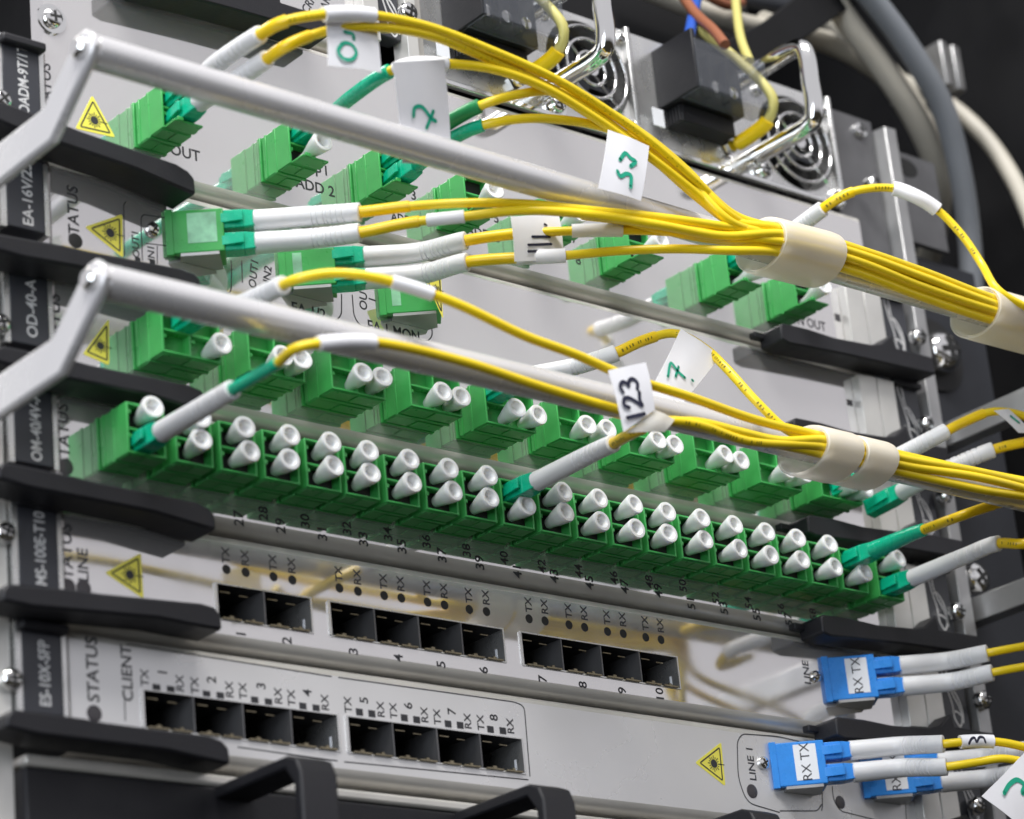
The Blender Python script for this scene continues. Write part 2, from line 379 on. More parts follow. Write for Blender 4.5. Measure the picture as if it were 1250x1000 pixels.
def sticker(parent, pts, y=-.08, sun=1.0):
    T = [W(u, v, y) for u, v in pts]; c = sum(T, Vector()) / 3
    def rounded(scale, yy, rr):
        out = []
        Q = [c + (t - c) * scale for t in T]
        for i in range(3):
            a, b, d = Q[i - 1], Q[i], Q[(i + 1) % 3]
            for t in (0, .5, 1):
                p = b.lerp(a, rr * (1 - t)).lerp(b.lerp(d, rr * t), .5) if t == .5 else (b.lerp(a, rr) if t == 0 else b.lerp(d, rr))
                out.append(Vector((p.x, yy, p.z)))
        return out
    mb = MB().prism(rounded(1.0, y, .06), (0, .07, 0)); o = build(mb, "laser_warning_sticker", STICKL, parent); ORG[o.name] = ORG[parent.name]
    ribbon(g := MB(), rounded(.74, y - .03, .04), .42, closed=True)
    R = (T[0] - c).length * .17
    disc(g, (c.x, y - .03, c.z), R)
    for i in range(16):
        a = 2 * math.pi * i / 16; L = R * (1.9 if i % 2 == 0 else 1.6)
        if i == 0: L = R * 3.2
        ribbon(g, [(c.x + math.cos(a) * R * 1.1, y - .03, c.z + math.sin(a) * R * 1.1), (c.x + math.cos(a) * L, y - .03, c.z + math.sin(a) * L)], .28)
    build(g, "sunburst_symbol", INK, o)
    return o
def outline(parent, px, width=.32, name="printed_line", closed=False):
    P = [W(u, v, -.04) for u, v in px]
    # round the corners a little
    out = [P[0]]
    for a, b, c in zip(P, P[1:], P[2:]):
        r = min(3.0, (a - b).length * .45, (c - b).length * .45)
        s0 = b + (a - b).normalized() * r; s1 = b + (c - b).normalized() * r
        for t in (0, .2, .4, .6, .8, 1): out.append(s0.lerp(b, t).lerp(b.lerp(s1, t), t))
    out.append(P[-1])
    return build(ribbon(MB(), out, width), name, INK, parent)
def cage(parent, x0, n, zt, zb, label=None):
    x1 = x0 + 14.25 * n - .4; D = 24
    mb = MB()
    mb.box(x0 - .5, x1 + .5, -.25, .3, zt, zt + .35); mb.box(x0 - .5, x1 + .5, -.25, .3, zb - .35, zb)
    mb.box(x0 - .9, x0, -.35, D, zb, zt); mb.box(x1, x1 + .5, -.25, D, zb, zt)
    root = build(mb, "port_cage", BRIGHT, parent, label=label); ORG[root.name] = ORG[parent.name]
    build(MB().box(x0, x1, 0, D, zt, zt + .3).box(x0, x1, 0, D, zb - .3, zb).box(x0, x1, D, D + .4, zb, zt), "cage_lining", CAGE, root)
    for k in range(1, n):
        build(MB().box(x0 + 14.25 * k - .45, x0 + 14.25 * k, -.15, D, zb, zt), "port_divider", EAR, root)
    g = MB()
    for k in range(n):
        xx = x0 + 14.25 * k
        for j in range(2):
            g.box(xx + .9 + j * 6.6, xx + 6.6 + j * 6.3, -.7 - .1 * (j % 2), .2, zb - .15, zb + .28)
            g.box(xx + 3.2 + j * 6.6, xx + 4.4 + j * 6.3, -.4, 1.8, zb + .2, zb + .9)
        g.box(xx + 2, xx + 5, 1.5, 1.8, zt - 1.4, zt - 1.1); g.box(xx + 8.4, xx + 11, 2.4, 2.7, zt - 1.4, zt - 1.1)
    build(g, "grounding_springs", GOLD, root)
    build(MB().box(x1 - .1, x1 - .02, 2.6, 3.3, (zt + zb) / 2 - 2.6, (zt + zb) / 2 - .2).box(x1 - .1, x1 - .02, 2.7, 3.3, zb + 1, zb + 2), "bright_slot", LABELW, root)
    for k in range(n):
        xx = x0 + 14.25 * k
        build(MB().box(xx + 1.6, xx + 12.2, 15, 22, zb + 1.6, zb + 5), "edge_connector", INNER, root)
    return root
# ---- adapters (vertical duplex): origin at the left lower corner on the panel
def adapter_proto(lip=0.0, name="fibre_adapter", wd=9.5, ht=13.5, cols=1, rows=2, px=0.0, depth=12.9):
    root = MB(); t = .6; D = -depth
    o0 = .12
    # flange and rear half
    root.box(-.2, wd + .2, -.7, 0, -.2, ht + .2)
    root.box(-.1, wd + .1, -3.0, -2.5, -.1, ht + .1)
    root.box(o0, wd - o0, -6.6, -1.25, o0, ht - o0)
    root.box(-.1, wd + .1, -7.3, -6.3, -.42, ht + .12)
    # front half: walls round the sockets
    y0, y1 = D, -6.6
    root.box(0, t, y0, y1, 0, ht); root.box(wd - t, wd, y0 + (.9 if lip else 0), y1, 0, ht)
    root.box(t, wd - t, y0, y1, 0, t); root.box(t, wd - t, y0, y1, ht - t, ht)
    cw = (wd - t) / cols; rh = (ht - t) / rows
    for k in range(1, rows): root.box(t, wd - t, y0 + .5, y1, rh * k, rh * k + t)
    for k in range(1, cols): root.box(cw * k, cw * k + t, y0 + .5, y1, t, ht - t)
    if lip:
        root.box(t, wd - .3, y0 - lip, y0, 0, t); root.box(wd - t, wd, y0 - lip * .4, y0, 0, t + 1.6)
        root.box(t + .5, t + 2.2, y0 - lip - .6, y0 - lip + .01, 0.05, t + .5)
    # latch keys inside the sockets
    for i in range(cols):
        for k in range(rows):
            xa = t + cw * i; za = t + rh * k
            root.box(xa, xa + 1.3, y0 + .8, y1, za + rh * .60, za + rh * .78); root.box(xa, xa + 1.1, y0 + 1.6, y1, za + .3, za + 1.0)
    # moulded step and seam under the body
    root.box(wd * .03, wd * .47, -12.3, -7.9, -.3, .02); root.box(wd * .51, wd * .97, -12.3, -7.9, -.3, .02)
    root.box(wd * .03, wd * .44, -5.8, -1.2, o0 - .3, o0 + .02); root.box(wd * .48, wd * .97, -5.2, -1.2, o0 - .3, o0 + .02)
    return root
AD = {}
def adapter(parent, x, z, kind, label=None):
    if kind not in AD:
        mb = {'om': lambda: adapter_proto(wd=10.9, ht=13.0), 'roadm': lambda: adapter_proto(lip=4.6, wd=9.3, ht=12.4),
              'od': lambda: adapter_proto(wd=17.3, ht=12.6, cols=2, rows=2)}[kind]()
        o = mb.build("fibre_adapter", GREEN, None, origin=(0, 0, 0), bevel=.18); ORG[o.name] = (0, 0, 0)
        wdt = {'om': 10.9, 'roadm': 9.3, 'od': 17.3}[kind]
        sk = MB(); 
        sk.box(.62, wdt - .62, -9.7, -9.5, .62, 11.6); d = build(sk, "socket_floor", GREEN if kind == "od" else INNER, o)  # black plate stands in for the dark depth of the socket; od stays green
        AD[kind] = o; first = True
    else: first = False
    if first: o = AD[kind]
    else:
        o = AD[kind].copy(); sc.collection.objects.link(o)
        for g in list(AD[kind].children):
            q = g.copy(); sc.collection.objects.link(q); q.parent = o
    o.parent = parent; o.location = (Vector((x, 0, z)) - Vector(ORG[parent.name])) * S
    if label: o['label'] = label
    return o
mods = []
mnames = ["silver client and line card with two four-port cages, lowest faceplate of the rack", "silver ten-port card with three port cages above the lowest card",
          "silver multiplexer card carrying the long row of green duplex adapters", "silver card with wide green adapters right behind the lower pale bar",
          "silver amplifier card with angled green adapters and the words EA 1 MON", "tall silver card with eight spaced green adapters and the words ADD 2"]
ptxt = ["ES-10X-SFP", "MS-100E-T10", "OM-40/4V-A", "OD-40-A", "EA-16V/23", "ROADM-9T/1T"]
zA, zBm = 0.0, 29.5
A1 = 60.0; B0, B1x, B2 = 22.8, 57.07, 120.2
for _i, (_a, _b2) in enumerate([((60, 872), (180, 888.5)), ((40, 715), (200, 732)), ((0, 563), (200, 605)), ((101, 442.6), (215, 467)), ((36, 292), (180, 320)), ((75, 151), (200, 195))]):
    _p, _q = W(*_a, -11.5), W(*_b2, -11.5); _k = (_q.z - _p.z) / (_q.x - _p.x); LEV[round(ZB[_i], 1)] = (_p.z + _k * (-38 - _p.x) - ZB[_i], _p.z + _k * (16 - _p.x) - ZB[_i], 5.6 if _i == 5 else 5.0)
for i in range(6):
    t = thing("network_module", (XL, 0, ZB[i]), mnames[i], "network card", "cards stacked in the rack"); mods.append(t)
    holes = []
    if i == 0: holes = [(0, 56.6, zA - 9, zA), (A1, A1 + 56.6, zA - 9, zA)]
    if i == 1: holes = [(B0, B0 + 28.1, zBm - 8.8, zBm), (B1x, B1x + 56.6, zBm - 8.8, zBm), (B2, B2 + 56.6, zBm - 8.8, zBm)]
    faceplate(t, ZB[i], ZT[i], holes)
    lever(t, ZB[i], -1); lever(t, ZB[i] - .6, 1)
    name_plate(t, ZB[i], ptxt[i], sq=.8 if i not in (3, 4) else .95)
    logo_plate(t, ZB[i] + 7.2, ZB[i] + 28.2)
    end_bracket(t, ZB[i] + 5, ZB[i] + 26)
    # status lamp
    if i < 5: pass
m0, m1, m2, m3_, m4, m5 = mods
# ---- row 0
cage(m0, 0, 4, zA, zA - 9); cage(m0, A1, 4, zA, zA - 9)
def squares(parent, pts, s=1.25):
    for u, v in pts:
        p = W(u, v); build(MB().box(p.x - s * .85, p.x + s * .85, -.1, .3, p.z - s * .7, p.z + s * .7), "port_lamp", INK, parent)
def c1(u, v): return (u / 2.976, 664 + v / 2.976)
def c2(u, v): return (400 + u / 2.976, 664 + v / 2.976)
def c3(u, v): return (830 + u / 2.976, 664 + v / 2.976)
squares(m0, [c1(*q) for q in [(568, 523), (620, 530), (750, 547), (800, 552), (925, 568), (975, 575), (1100, 590), (1148, 597)]] + [c2(*q) for q in [(115, 611), (160, 617), (278, 632), (323, 639), (437, 654), (481, 659), (591, 674), (636, 679)]])
for tx, num, rx, n in [((527, 487), (592, 467), (655, 507), 1), ((709, 515), (770, 494), (835, 530), 2), ((884, 535), (950, 516), (1012, 553), 3), ((1060, 560), (1118, 541), (1182, 577), 4)]:
    printed("TX", *c1(*tx), 2.3, m0, 90); printed(str(n), *c1(*num), 2.7, m0, 90); printed("RX", *c1(*rx), 2.3, m0, 90)
for tx, num, rx, n in [((75, 585), (133, 568), (194, 602), 5), ((240, 607), (294, 588), (353, 622), 6), ((399, 629), (452, 610), (510, 645), 7), ((557, 650), (605, 631), (665, 663), 8)]:
    printed("TX", *c2(*tx), 2.3, m0, 90); printed(str(n), *c2(*num), 2.7, m0, 90); printed("RX", *c2(*rx), 2.3, m0, 90)
printed("STATUS", 113.5, 817, 3.3, m0, 90); printed("CLIENT", 155.5, 822, 3.0, m0, 90)
outline(m0, [(413, 827), (628, 857), (640, 862), (647, 948)]); outline(m0, [(645, 952), (420, 930)]); outline(m0, [(152, 848), (153, 880)], .28)
outline(m0, [(154, 786), (405, 826)]); outline(m0, [(290, 912), (412, 929)])
def spot(parent, u, v, r, m=LENS):
    p = W(u, v); return build(MB().lathe([(r, -.1), (r, .12), (r * .8, .2), (.01, .24)], outM(p), 24, cap0=False), "status_lamp", m, parent)
spot(m0, 115, 871, 2.0); spot(m0, 918, 966, 2.0); spot(m0, 1025.5, 979.5, 1.9)
screw(m0, W(930.5, 932), 1.9, h=1.3); 
sticker(m0, [(848.5, 931), (880.4, 906), (885.6, 960)])
outline(m0, [(952, 992), (912, 980), (901, 950), (900, 905), (906, 896), (950, 899), (1003, 912), (1004, 985), (1003, 990)], .35); outline(m0, [(1003, 982), (998, 990), (952, 990)], .35)
outline(m0, [(1016, 960), (1017, 975), (1025, 990), (1105, 1010)], .35); outline(m0, [(1105, 975), (1107, 1010)], .3)
printed("LINE 1", 917.5, 932, 2.6, m0, 90)
# ---- row 1
cage(m1, B0, 2, zBm, zBm - 8.8); cage(m1, B1x, 4, zBm, zBm - 8.8); cage(m1, B2, 4, zBm, zBm - 8.8)
leds = [(276.5, 695), (300, 698.6), (334, 704), (357, 708), (414.4, 717.8), (437, 721.8), (469, 727), (490, 730), (522, 735), (542.8, 738.6), (573, 744), (594, 746.7), (646, 755.4), (665.5, 758), (694.7, 762.8), (713.8, 765.8), (741.7, 770.9), (760.9, 773.5), (788.4, 778), (807, 781)]
for k, (u, v) in enumerate(leds):
    build(disc(MB(), W(u, v, -.05), 1.25), "port_lamp_hole", INNER, m1)
    printed("TX" if k % 2 == 0 else "RX", u - .5, v - 17, 2.3, m1, 90)
for k, (u, v) in enumerate([(295, 774), (351, 782), (432, 795), (487, 803), (539, 811), (591, 818), (663, 829), (712, 836), (760, 843), (806, 848)]):
    printed(str(k + 1), u, v, 2.9, m1, 90)
printed("STATUS", 82, 678, 3.3, m1, 90); printed("LINE", 102, 690, 3.0, m1, 90)
spot(m1, 83, 716, 2.0); spot(m1, 102, 718, 2.0)
sticker(m1, [(128, 699), (172, 675), (175.3, 731)])
printed("LINE", 985, 821, 2.6, m1, 90); screw(m1, W(995, 826), 1.7, h=1.3)
# ---- row 2: long adapter row
OMX = [-9.64 + 12.91 * k + (.8 if 0 < k < 5 else 0) for k in range(20)] + [251.0]
for k, x in enumerate(OMX): adapter(m2, x, 53.6, 'om')
for k in range(14):
    u0 = [(292, 633), (343, 642), (394, 651), (444, 658), (491, 667), (540, 678), (586, 687), (632, 697), (677, 703), (720, 711), (763, 716), (804, 721), (844, 736), (884, 742), (924, 750), (963, 756)]
for k, (u, v) in enumerate(u0): printed(str(27 + 2 * k), u, v, 3.0, m2, 90)
for k, (u, v) in enumerate(u0): printed(str(28 + 2 * k), u + 30, v - 6, 2.8, m2, 90)
printed("STATUS", 78, 530, 3.3, m2, 90); spot(m2, 80, 570, 2.1)
# ---- row 3
ODX = [1.8 + 25.6 * k for k in range(10)]
for x in ODX: adapter(m3_, x, 81.8, 'od')
sticker(m3_, [(101, 432), (133, 389), (133.5, 446)])
printed("STATUS", 68, 395, 3.3, m3_, 90)
p = W(1038, 492); build(MB().box(p.x - 1.5, p.x + 1, -.1, .2, p.z - 1, p.z + 1), "printed_mark", LENS, m3_)
# ---- row 4
printed("STATUS", 90, 261, 3.2, m4, 90); spot(m4, 92, 294, 2.0, INNER)
sticker(m4, [(103.5, 277), (149.5, 261.5), (150.5, 315)])
sticker(m4, [(518, 338), (538, 333), (541, 390)], y=-12.6)
outline(m4, [(152, 312), (151, 250), (154, 246)], .3); outline(m4, [(174, 318), (172, 266), (175, 262), (202, 266)], .28); outline(m4, [(178, 297), (203, 300)], .25); outline(m4, [(192, 300), (192, 322)], .25)
printed("OUT1", 166, 298, 2.1, m4, 90); printed("IN1", 185, 309, 2.1, m4, 90); squares(m4, [(168, 317), (186, 320)], .9)
outline(m4, [(270, 357), (282, 358), (283, 330), (282, 318)], .3); outline(m4, [(296, 345), (295, 318)], .3)
printed("OUT1", 310, 334, 2.4, m4, 80); printed("IN2", 327, 335, 2.4, m4, 80)
outline(m4, [(329, 370), (338, 374)], .3); printed("EA 1/2", 377, 380, 3.0, m4, 0)
outline(m4, [(417, 359), (417, 384), (411, 391), (402, 389)], .35)
outline(m4, [(430, 360), (432, 385), (438, 396), (452, 400)], .35); outline(m4, [(527, 399), (528, 410), (522, 417), (510, 414)], .35)
printed("EA 1 MON", 481, 405, 3.2, m4, 0, squeeze=.88); printed("OUT", 444, 363, 2.6, m4, 85); printed("1", 455, 366, 2.4, m4, 85)
screw(m4, W(186, 281), 2.0, h=1.4)
# ---- row 5
RX = [(5.5, 143.1), (45.0, 143.1), (74.8, 143.1), (104.2, 143.1), (134.0, 143.1), (164.8, 142.6), (204.5, 142.6), (233.0, 142.4)]
for x, z in RX: adapter(m5, x, z + .6, 'roadm')
printed("OUT", 226, 187, 3.2, m5); printed("1", 398, 209, 3.0, m5); printed("ADD 2", 385, 229, 3.2, m5); printed("DROP", 372, 206, 3.0, m5)
printed("3", 505, 239, 3.0, m5); printed("4", 507, 272, 3.0, m5); printed("ADD", 490, 268, 3.0, m5, squeeze=.8); printed("5", 606, 267, 3.0, m5); printed("ADD 6", 590, 286, 3.0, m5)
printed("7", 701, 292, 3.0, m5); printed("8", 706, 318, 3.0, m5); printed("9", 795, 320, 3.0, m5); printed("MON OUT", 982, 393, 3.2, m5, squeeze=.9); printed("STATUS", 57, 110, 3.2, m5, 90)
sticker(m5, [(92, 157), (112.6, 116), (141, 168)])
screw(m5, W(62, 24), 2.6, washer=True)
p = W(1023, 388); build(MB().box(p.x - 1.4, p.x + 1, -.1, .2, p.z - 1.2, p.z + 1.2), "printed_mark", LENS, m5)
# ================================================================= ANGLED HOUSINGS (part of their card)
TH = math.radians(38); AX = Vector((math.cos(TH), -math.sin(TH), 0)); NN = Vector((-math.sin(TH), -math.cos(TH), 0))
def angled_housing(parent, A, m, L=14.2, H=12.4, T=9.6, lab=None, dark_foot=False):
    "A: upper left corner of the side that faces the viewer"
    A = Vector(A); B = A + AX * L; Cc = B - NN * T
    D = Vector((Cc.x - .5, -.0, A.z)); E0 = Vector((A.x + 1.2, 0, A.z))
    z1 = A.z; z0 = A.z - H
    poly = [Vector((p.x, p.y, z0)) for p in (A, B, Cc, Vector((Cc.x - 1.5, min(Cc.y + .5, -.5), 0)), Vector((A.x + 2.5, -.5, 0)))]
    o = build(MB().prism(poly, (0, 0, H)), "angled_adapter", m, parent, bevel=.35); ORG[o.name] = ORG[parent.name]
    # collar ring and rim on the near end
    q = [A + NN * .25 - AX * .5, A + NN * .25 + AX * 1.4, A - NN * 1.2 + AX * 1.4, A - NN * 1.2 - AX * .5]
    build(MB().prism([Vector((p.x, p.y, z0 - .35)) for p in q], (0, 0, H + .7)), "rim", m, o, bevel=.15)
    foot = [Vector((p.x, p.y, z0 - .8)) for p in (A + AX * 3, B - AX * 1.5, Cc - AX * 1, Vector((Cc.x - 2, -.1, 0)), Vector((A.x + 4, -.1, 0)))]
    build(MB().prism(foot, (0, 0, .8)), "mounting_bracket", DULLSTEEL if not dark_foot else GREEN, o)
    return o, B, z0
def face_label(o, A, a0, a1, z0, z1, m=LABELW, txt=None, size=2.75, name="paper_label"):
    P = [Vector(A) + AX * a + NN * .08 for a in (a0, a1)]
    q = MB().add([(P[0].x, P[0].y, z0), (P[1].x, P[1].y, z0), (P[1].x, P[1].y, z1), (P[0].x, P[0].y, z1)], [(0, 1, 2, 3)])
    build(q, name, m, o)
    if txt:
        c = bpy.data.curves.new("printed_text", 'FONT'); c.body = txt; c.size = size * S * 1.38; c.align_x = 'CENTER'; c.align_y = 'CENTER'; c.resolution_u = 3; c.materials.append(INK)
        t = bpy.data.objects.new("printed_text", c); sc.collection.objects.link(t); t.parent = o
        mid = (P[0] + P[1]) / 2 + NN * .05; mid.z = (z0 + z1) / 2
        R = Matrix(((AX.x, 0, NN.x), (AX.y, 0, NN.y), (0, 1, 0))).to_4x4()
        M = Matrix.Translation((mid - Vector(ORG[o.name])) * S) @ R @ Matrix.Rotation(math.pi / 2, 4, 'Z')
        _mesh_text(t, M)
HA = {}
def housing(key, parent, u, v, y, m, **k):
    A = W(u, v, y); o, B, z0 = angled_housing(parent, A, m, **k); HA[key] = (A, B, z0, o); return o, A, z0
o, A, z0 = housing('ea1', m4, 203, 258, -.9, GREEN, H=12.0); face_label(o, A, 5.0, 12.4, A.z - 9.4, A.z - 1.0, GLARE, name="glare_label")  # label colour carries painted glare, likewise on the next two adapters
o, A, z0 = housing('ea2', m4, 341, 306, -.9, GREEN, H=10.5); face_label(o, A, 3.2, 5.6, A.z - 9, A.z - 1, GLARE, name="glare_label")
o, A, z0 = housing('ea3', m4, 463, 348, -.9, GREEN, H=8.6, L=16); face_label(o, A, 3, 5.4, A.z - 6.4, A.z - 1.0, GLARE, name="glare_label")
o, A, z0 = housing('b1', m1, 1004, 803, -.9, BLUE, L=15, H=13.0); face_label(o, A, 6.2, 12.6, A.z - 11.4, A.z - .9, txt="RX TX", size=2.75)
o, A, z0 = housing('b2', m0, 940, 908, -.9, BLUE, L=15, H=12.6); face_label(o, A, 6.2, 12.6, A.z - 11.2, A.z - .9, txt="RX TX", size=2.75)
o, A, z0 = housing('b3', m0, 1050, 922, -.9, BLUE, L=15, H=12.4); face_label(o, A, 6.2, 12.6, A.z - 11.0, A.z - .9, txt="RX TX", size=2.75)
# ================================================================= DUST CAPS
def cap_proto():
    ax = Vector((0, -1, .02)).normalized()
    M = Matrix.Rotation(math.radians(-8), 4, 'X') @ OUT
    mb = MB().lathe([(1.15, -1.5), (1.2, 1.0), (1.7, 3.2), (2.35, 5.6), (2.86, 8.2), (2.95, 8.9), (2.8, 9.25), (2.0, 9.25), (1.6, 8.9), (1.35, 8.0), (1.1, 7.5), (.01, 7.4)], M, 24, cap0=True, cap1=False)
    return mb
ORD = ["first", "second", "third", "fourth", "fifth", "sixth", "seventh", "eighth", "ninth", "tenth", "eleventh", "twelfth", "thirteenth", "fourteenth", "fifteenth", "sixteenth", "seventeenth", "eighteenth", "nineteenth", "twentieth"]
cap0 = cap_proto().build("dust_cap", CAP, None, origin=(0, 0, 0)); ncap = [0]
def cap(x, y, z, label, group, label2=None):
    if ncap[0] == 0: o = cap0
    else: o = cap0.copy(); sc.collection.objects.link(o)
    ncap[0] += 1; o.location = Vector((x, y, z)) * S; o.rotation_euler = (random.uniform(-.06, .06), random.uniform(-.5, .5), random.uniform(-.06, .06)); return tag(o, label, "dust cap", group)
gOM = "white dust caps in the long row of green adapters"
nu = nl = 0
for k in range(20):
    x = OMX[k] + 4.75
    if k not in (9, 19):
        cap(x + .95, -7.8, 63.5, f"{ORD[nu]} white cap from left in the upper line of the long green adapter row", gOM); nu += 1
    if k != 0:
        cap(x + .95, -7.8, 57.3, f"{ORD[nl]} white cap from left in the lower line of the long green adapter row", gOM); nl += 1
cap(OMX[20] + 5.7, -7.8, 63.5, "lone white cap in the separate last adapter right of the long green row", gOM)
gOD = "white dust caps in the wide adapters behind the lower bar"; n = 0
for k, x in enumerate(ODX):
    for j in range(2):
        if k == 0 and j == 0: continue
        cap(x + 7.1 + 6.6 * j + 1.1, -7.8, 84.6, f"{ORD[n]} white cap from left in the wide green adapters behind the lower bar", gOD); n += 1
gRO = "white dust caps in the spaced adapters of the tall card"
for k, nm in ((1, "second"), (3, "fourth"), (4, "fifth"), (5, "sixth"), (6, "seventh"), (7, "last")):
    x, z = RX[k]
    cap(x + 5.2, -11.8, z + 3.6, f"white dust cap in the {nm} green adapter of the tall top card", gRO)
# ================================================================= FIBRE CABLES
def lc_plug(root, base, ax, m, side, length=9.5, hw=2.35, hh=2.5):
    "connector body from base along ax; side = where its latch is"
    ax = Vector(ax).normalized(); side = Vector(side); side = (side - ax * side.dot(ax)).normalized(); up = ax.cross(side).normalized()
    M = Matrix((( side.x, up.x, ax.x, base[0]), (side.y, up.y, ax.y, base[1]), (side.z, up.z, ax.z, base[2]), (0, 0, 0, 1)))
    mb = MB().box(-hw, hw, -hh, hh, -3, length * .62, M)
    q = [(-hw, -hh), (hw, -hh), (hw, hh), (-hw, hh)]; s = .86
    a = [Vector((x, y, length * .62)) for x, y in q]; b = [Vector((x * s, y * s, length)) for x, y in q]
    mb.add([M @ p for p in a + b], [(0, 1, 5, 4), (1, 2, 6, 5), (2, 3, 7, 6), (3, 0, 4, 7), (4, 5, 6, 7)])
    o = build(mb, "connector_body", m, root, bevel=.25); ORG[o.name] = ORG[root.name]
    L = MB().prism([M @ Vector(p) for p in [(hw - .05, -1.3, -2), (hw + .5, -1.3, -2), (hw + 1.7, -1.3, length * .55), (hw + 1.5, -1.3, length * .62), (hw + .9, -1.3, length * .6), (hw - .05, -1.3, length * .1)]], M.to_3x3() @ Vector((0, 2.6, 0)))
    build(L, "latch", m, o, bevel=.12)
    return o
def boot_prof(a, b, r0, r1, grooves=True):
    prof = [(a, r0 * .86), (a + .25, r0)]; L = b - a
    g = [.55, .60, .67, .70, .75, .80, .86] if grooves else []
    n = max(8, int(L / 2)); xs = [a + .25 + (L - .5) * i / n for i in range(1, n)]
    ev = [(x, r0 + (r1 - r0) * (x - a) / L) for x in xs]
    for q in g:
        x = a + L * q; r = r0 + (r1 - r0) * q
        ev += [(x - .22, r), (x - .12, r * .90), (x + .12, r * .90), (x + .22, r)]
    prof += sorted(ev) + [(b - .2, r1), (b, r1 * .9), (b, r1 * .55), (b - 1.2, r1 * .5)]
    return prof
def patch(label, pts, boots=None, sleeves=(), wraps=(), plug=None, group="yellow fibre patch cables", r=1.2, name="fibre_patch_cable", prints=()):
    "pts: Vector or (u, v, y); boots: (mat, s0, u1, r0, r1)"
    P = [Vector(W(*p)) if not isinstance(p, Vector) else p for p in pts]
    path = Path(P); root = thing(name, P[0], label, "fibre cable", group)
    s0 = 0
    if plug:
        lc_plug(root, P[0], (P[1] - P[0]), plug[0], plug[1], plug[2] if len(plug) > 2 else 9.5)
        s0 = (plug[2] if len(plug) > 2 else 9.5) - .6
    for bt in (boots or []):
        m, a, b, r0, r1 = bt; sa = s0 if a is None else path.at(a); sb = path.at(b)
        build(MB().sweep(path, boot_prof(sa, sb, r0, r1, m is WHITE), 20), "boot", m, root); s0 = sb
    jk = MB().sweep(path, even(max(s0 - 3, 0), path.L, r), 12); build(jk, "jacket", YELLOW, root)
    for a, b, rr in sleeves:
        sa, sb = path.at(a), path.at(b); pr = [(sa, rr * .8)] + even(sa, sb, rr) + [(sb, rr * .8)]
        build(MB().sweep(path, pr, 14), "heat_shrink_sleeve", YELLOW2, root)
    if not prints and len(sleeves) and random.random() < .75: prints = [(sleeves[0][0] + 8, sleeves[0][1] - 6, sleeves[0][2] + .02), (sleeves[0][1] + 25, sleeves[0][1] + 150, r + .02)]
    for a, b, rr in prints:
        jacket_print(path, path.at(a), path.at(b), rr, root, OLIVE)
    for a, b, rr in wraps:
        sa, sb = path.at(a), path.at(b); build(MB().sweep(path, even(sa, sb, rr), 14, sy=1.15), "wrapped_tag", PAPER, root)
    return root, path
def jacket_print(path, a, b, r, parent, m=INK):
    mb = MB(); d = a
    while d < b:
        L = random.uniform(.5, 1.1); p, t, n, q = path.frame(d)
        c = (CAM - p); c = (c - t * c.dot(t)).normalized(); w_ = t.cross(c).normalized()
        base = p + c * (r + .03) + w_ * random.uniform(-.05, .15); h = .42
        if random.random() < .8: mb.add([base - w_ * h, base + t * L * .45 - w_ * h, base + t * L * .45 + w_ * h * random.uniform(.2, 1), base + w_ * h], [(0, 1, 2, 3)])
        d += L + (random.uniform(2, 4) if random.random() < .12 else .12)
    return build(mb, "jacket_print", m, parent) if mb.v else None
def flag(root, corners, y, strokes=(), pen=GPEN, width=.9, name="paper_tag", m=None, crease=.35):
    "paper tag through four survey corners; y is one depth or (depth of the first two, depth of the last two)"
    ya, yb = (y, y) if not isinstance(y, tuple) else y
    P = [W(*corners[0], ya), W(*corners[1], ya), W(*corners[2], yb), W(*corners[3], yb)]
    N = (P[1] - P[0]).cross(P[3] - P[0]).normalized(); r2 = ray(*corners[2]); P[2] = CAM + r2 * ((P[0] - CAM).dot(N) / r2.dot(N))
    if N.dot(CAM - P[0]) < 0: N = -N
    n = 6; mb = MB(); vs = []; fs = []
    for i in range(n + 1):
        a = P[0].lerp(P[3], i / n); b = P[1].lerp(P[2], i / n)
        for j in range(n + 1): vs.append(a.lerp(b, j / n) + N * crease * (math.sin(math.pi * i / n) - .5 * math.cos(2 * math.pi * j / n)))
    K = (n + 1) ** 2
    vs += [q - N * .15 for q in vs]
    for i in range(n):
        for j in range(n):
            a = i * (n + 1) + j; f = (a, a + 1, a + n + 2, a + n + 1); fs += [f, tuple(K + x for x in f[::-1])]
    rim = [j for j in range(n + 1)] + [i * (n + 1) + n for i in range(1, n + 1)] + [n * (n + 1) + j for j in range(n - 1, -1, -1)] + [i * (n + 1) for i in range(n - 1, 0, -1)]
    for a, b in zip(rim, rim[1:] + rim[:1]): fs.append((a, b, K + b, K + a))
    mb.add(vs, fs); o = build(mb, name, m or PAPER, root); ORG[o.name] = ORG[root.name]
    if strokes:
        q = MB(); off = crease * 1.5 + .12
        for st in strokes:
            L = []
            for u, v in st:
                r = ray(u, v); L.append(CAM + r * ((P[0] + N * off - CAM).dot(N) / r.dot(N)))
            L = smoothpts(L); ribbon(q, L, width, normal=N)
            for e in (L[0], L[-1]):
                t = (L[1] - L[0]).normalized(); w_ = t.cross(N)
                q.add([e + (t * math.cos(a) + w_ * math.sin(a)) * width / 2 for a in [k * math.pi / 5 for k in range(10)]], [tuple(range(10))])
        build(q, "handwriting", pen, o)
    return o
LX = Vector((-1, 0, 0))
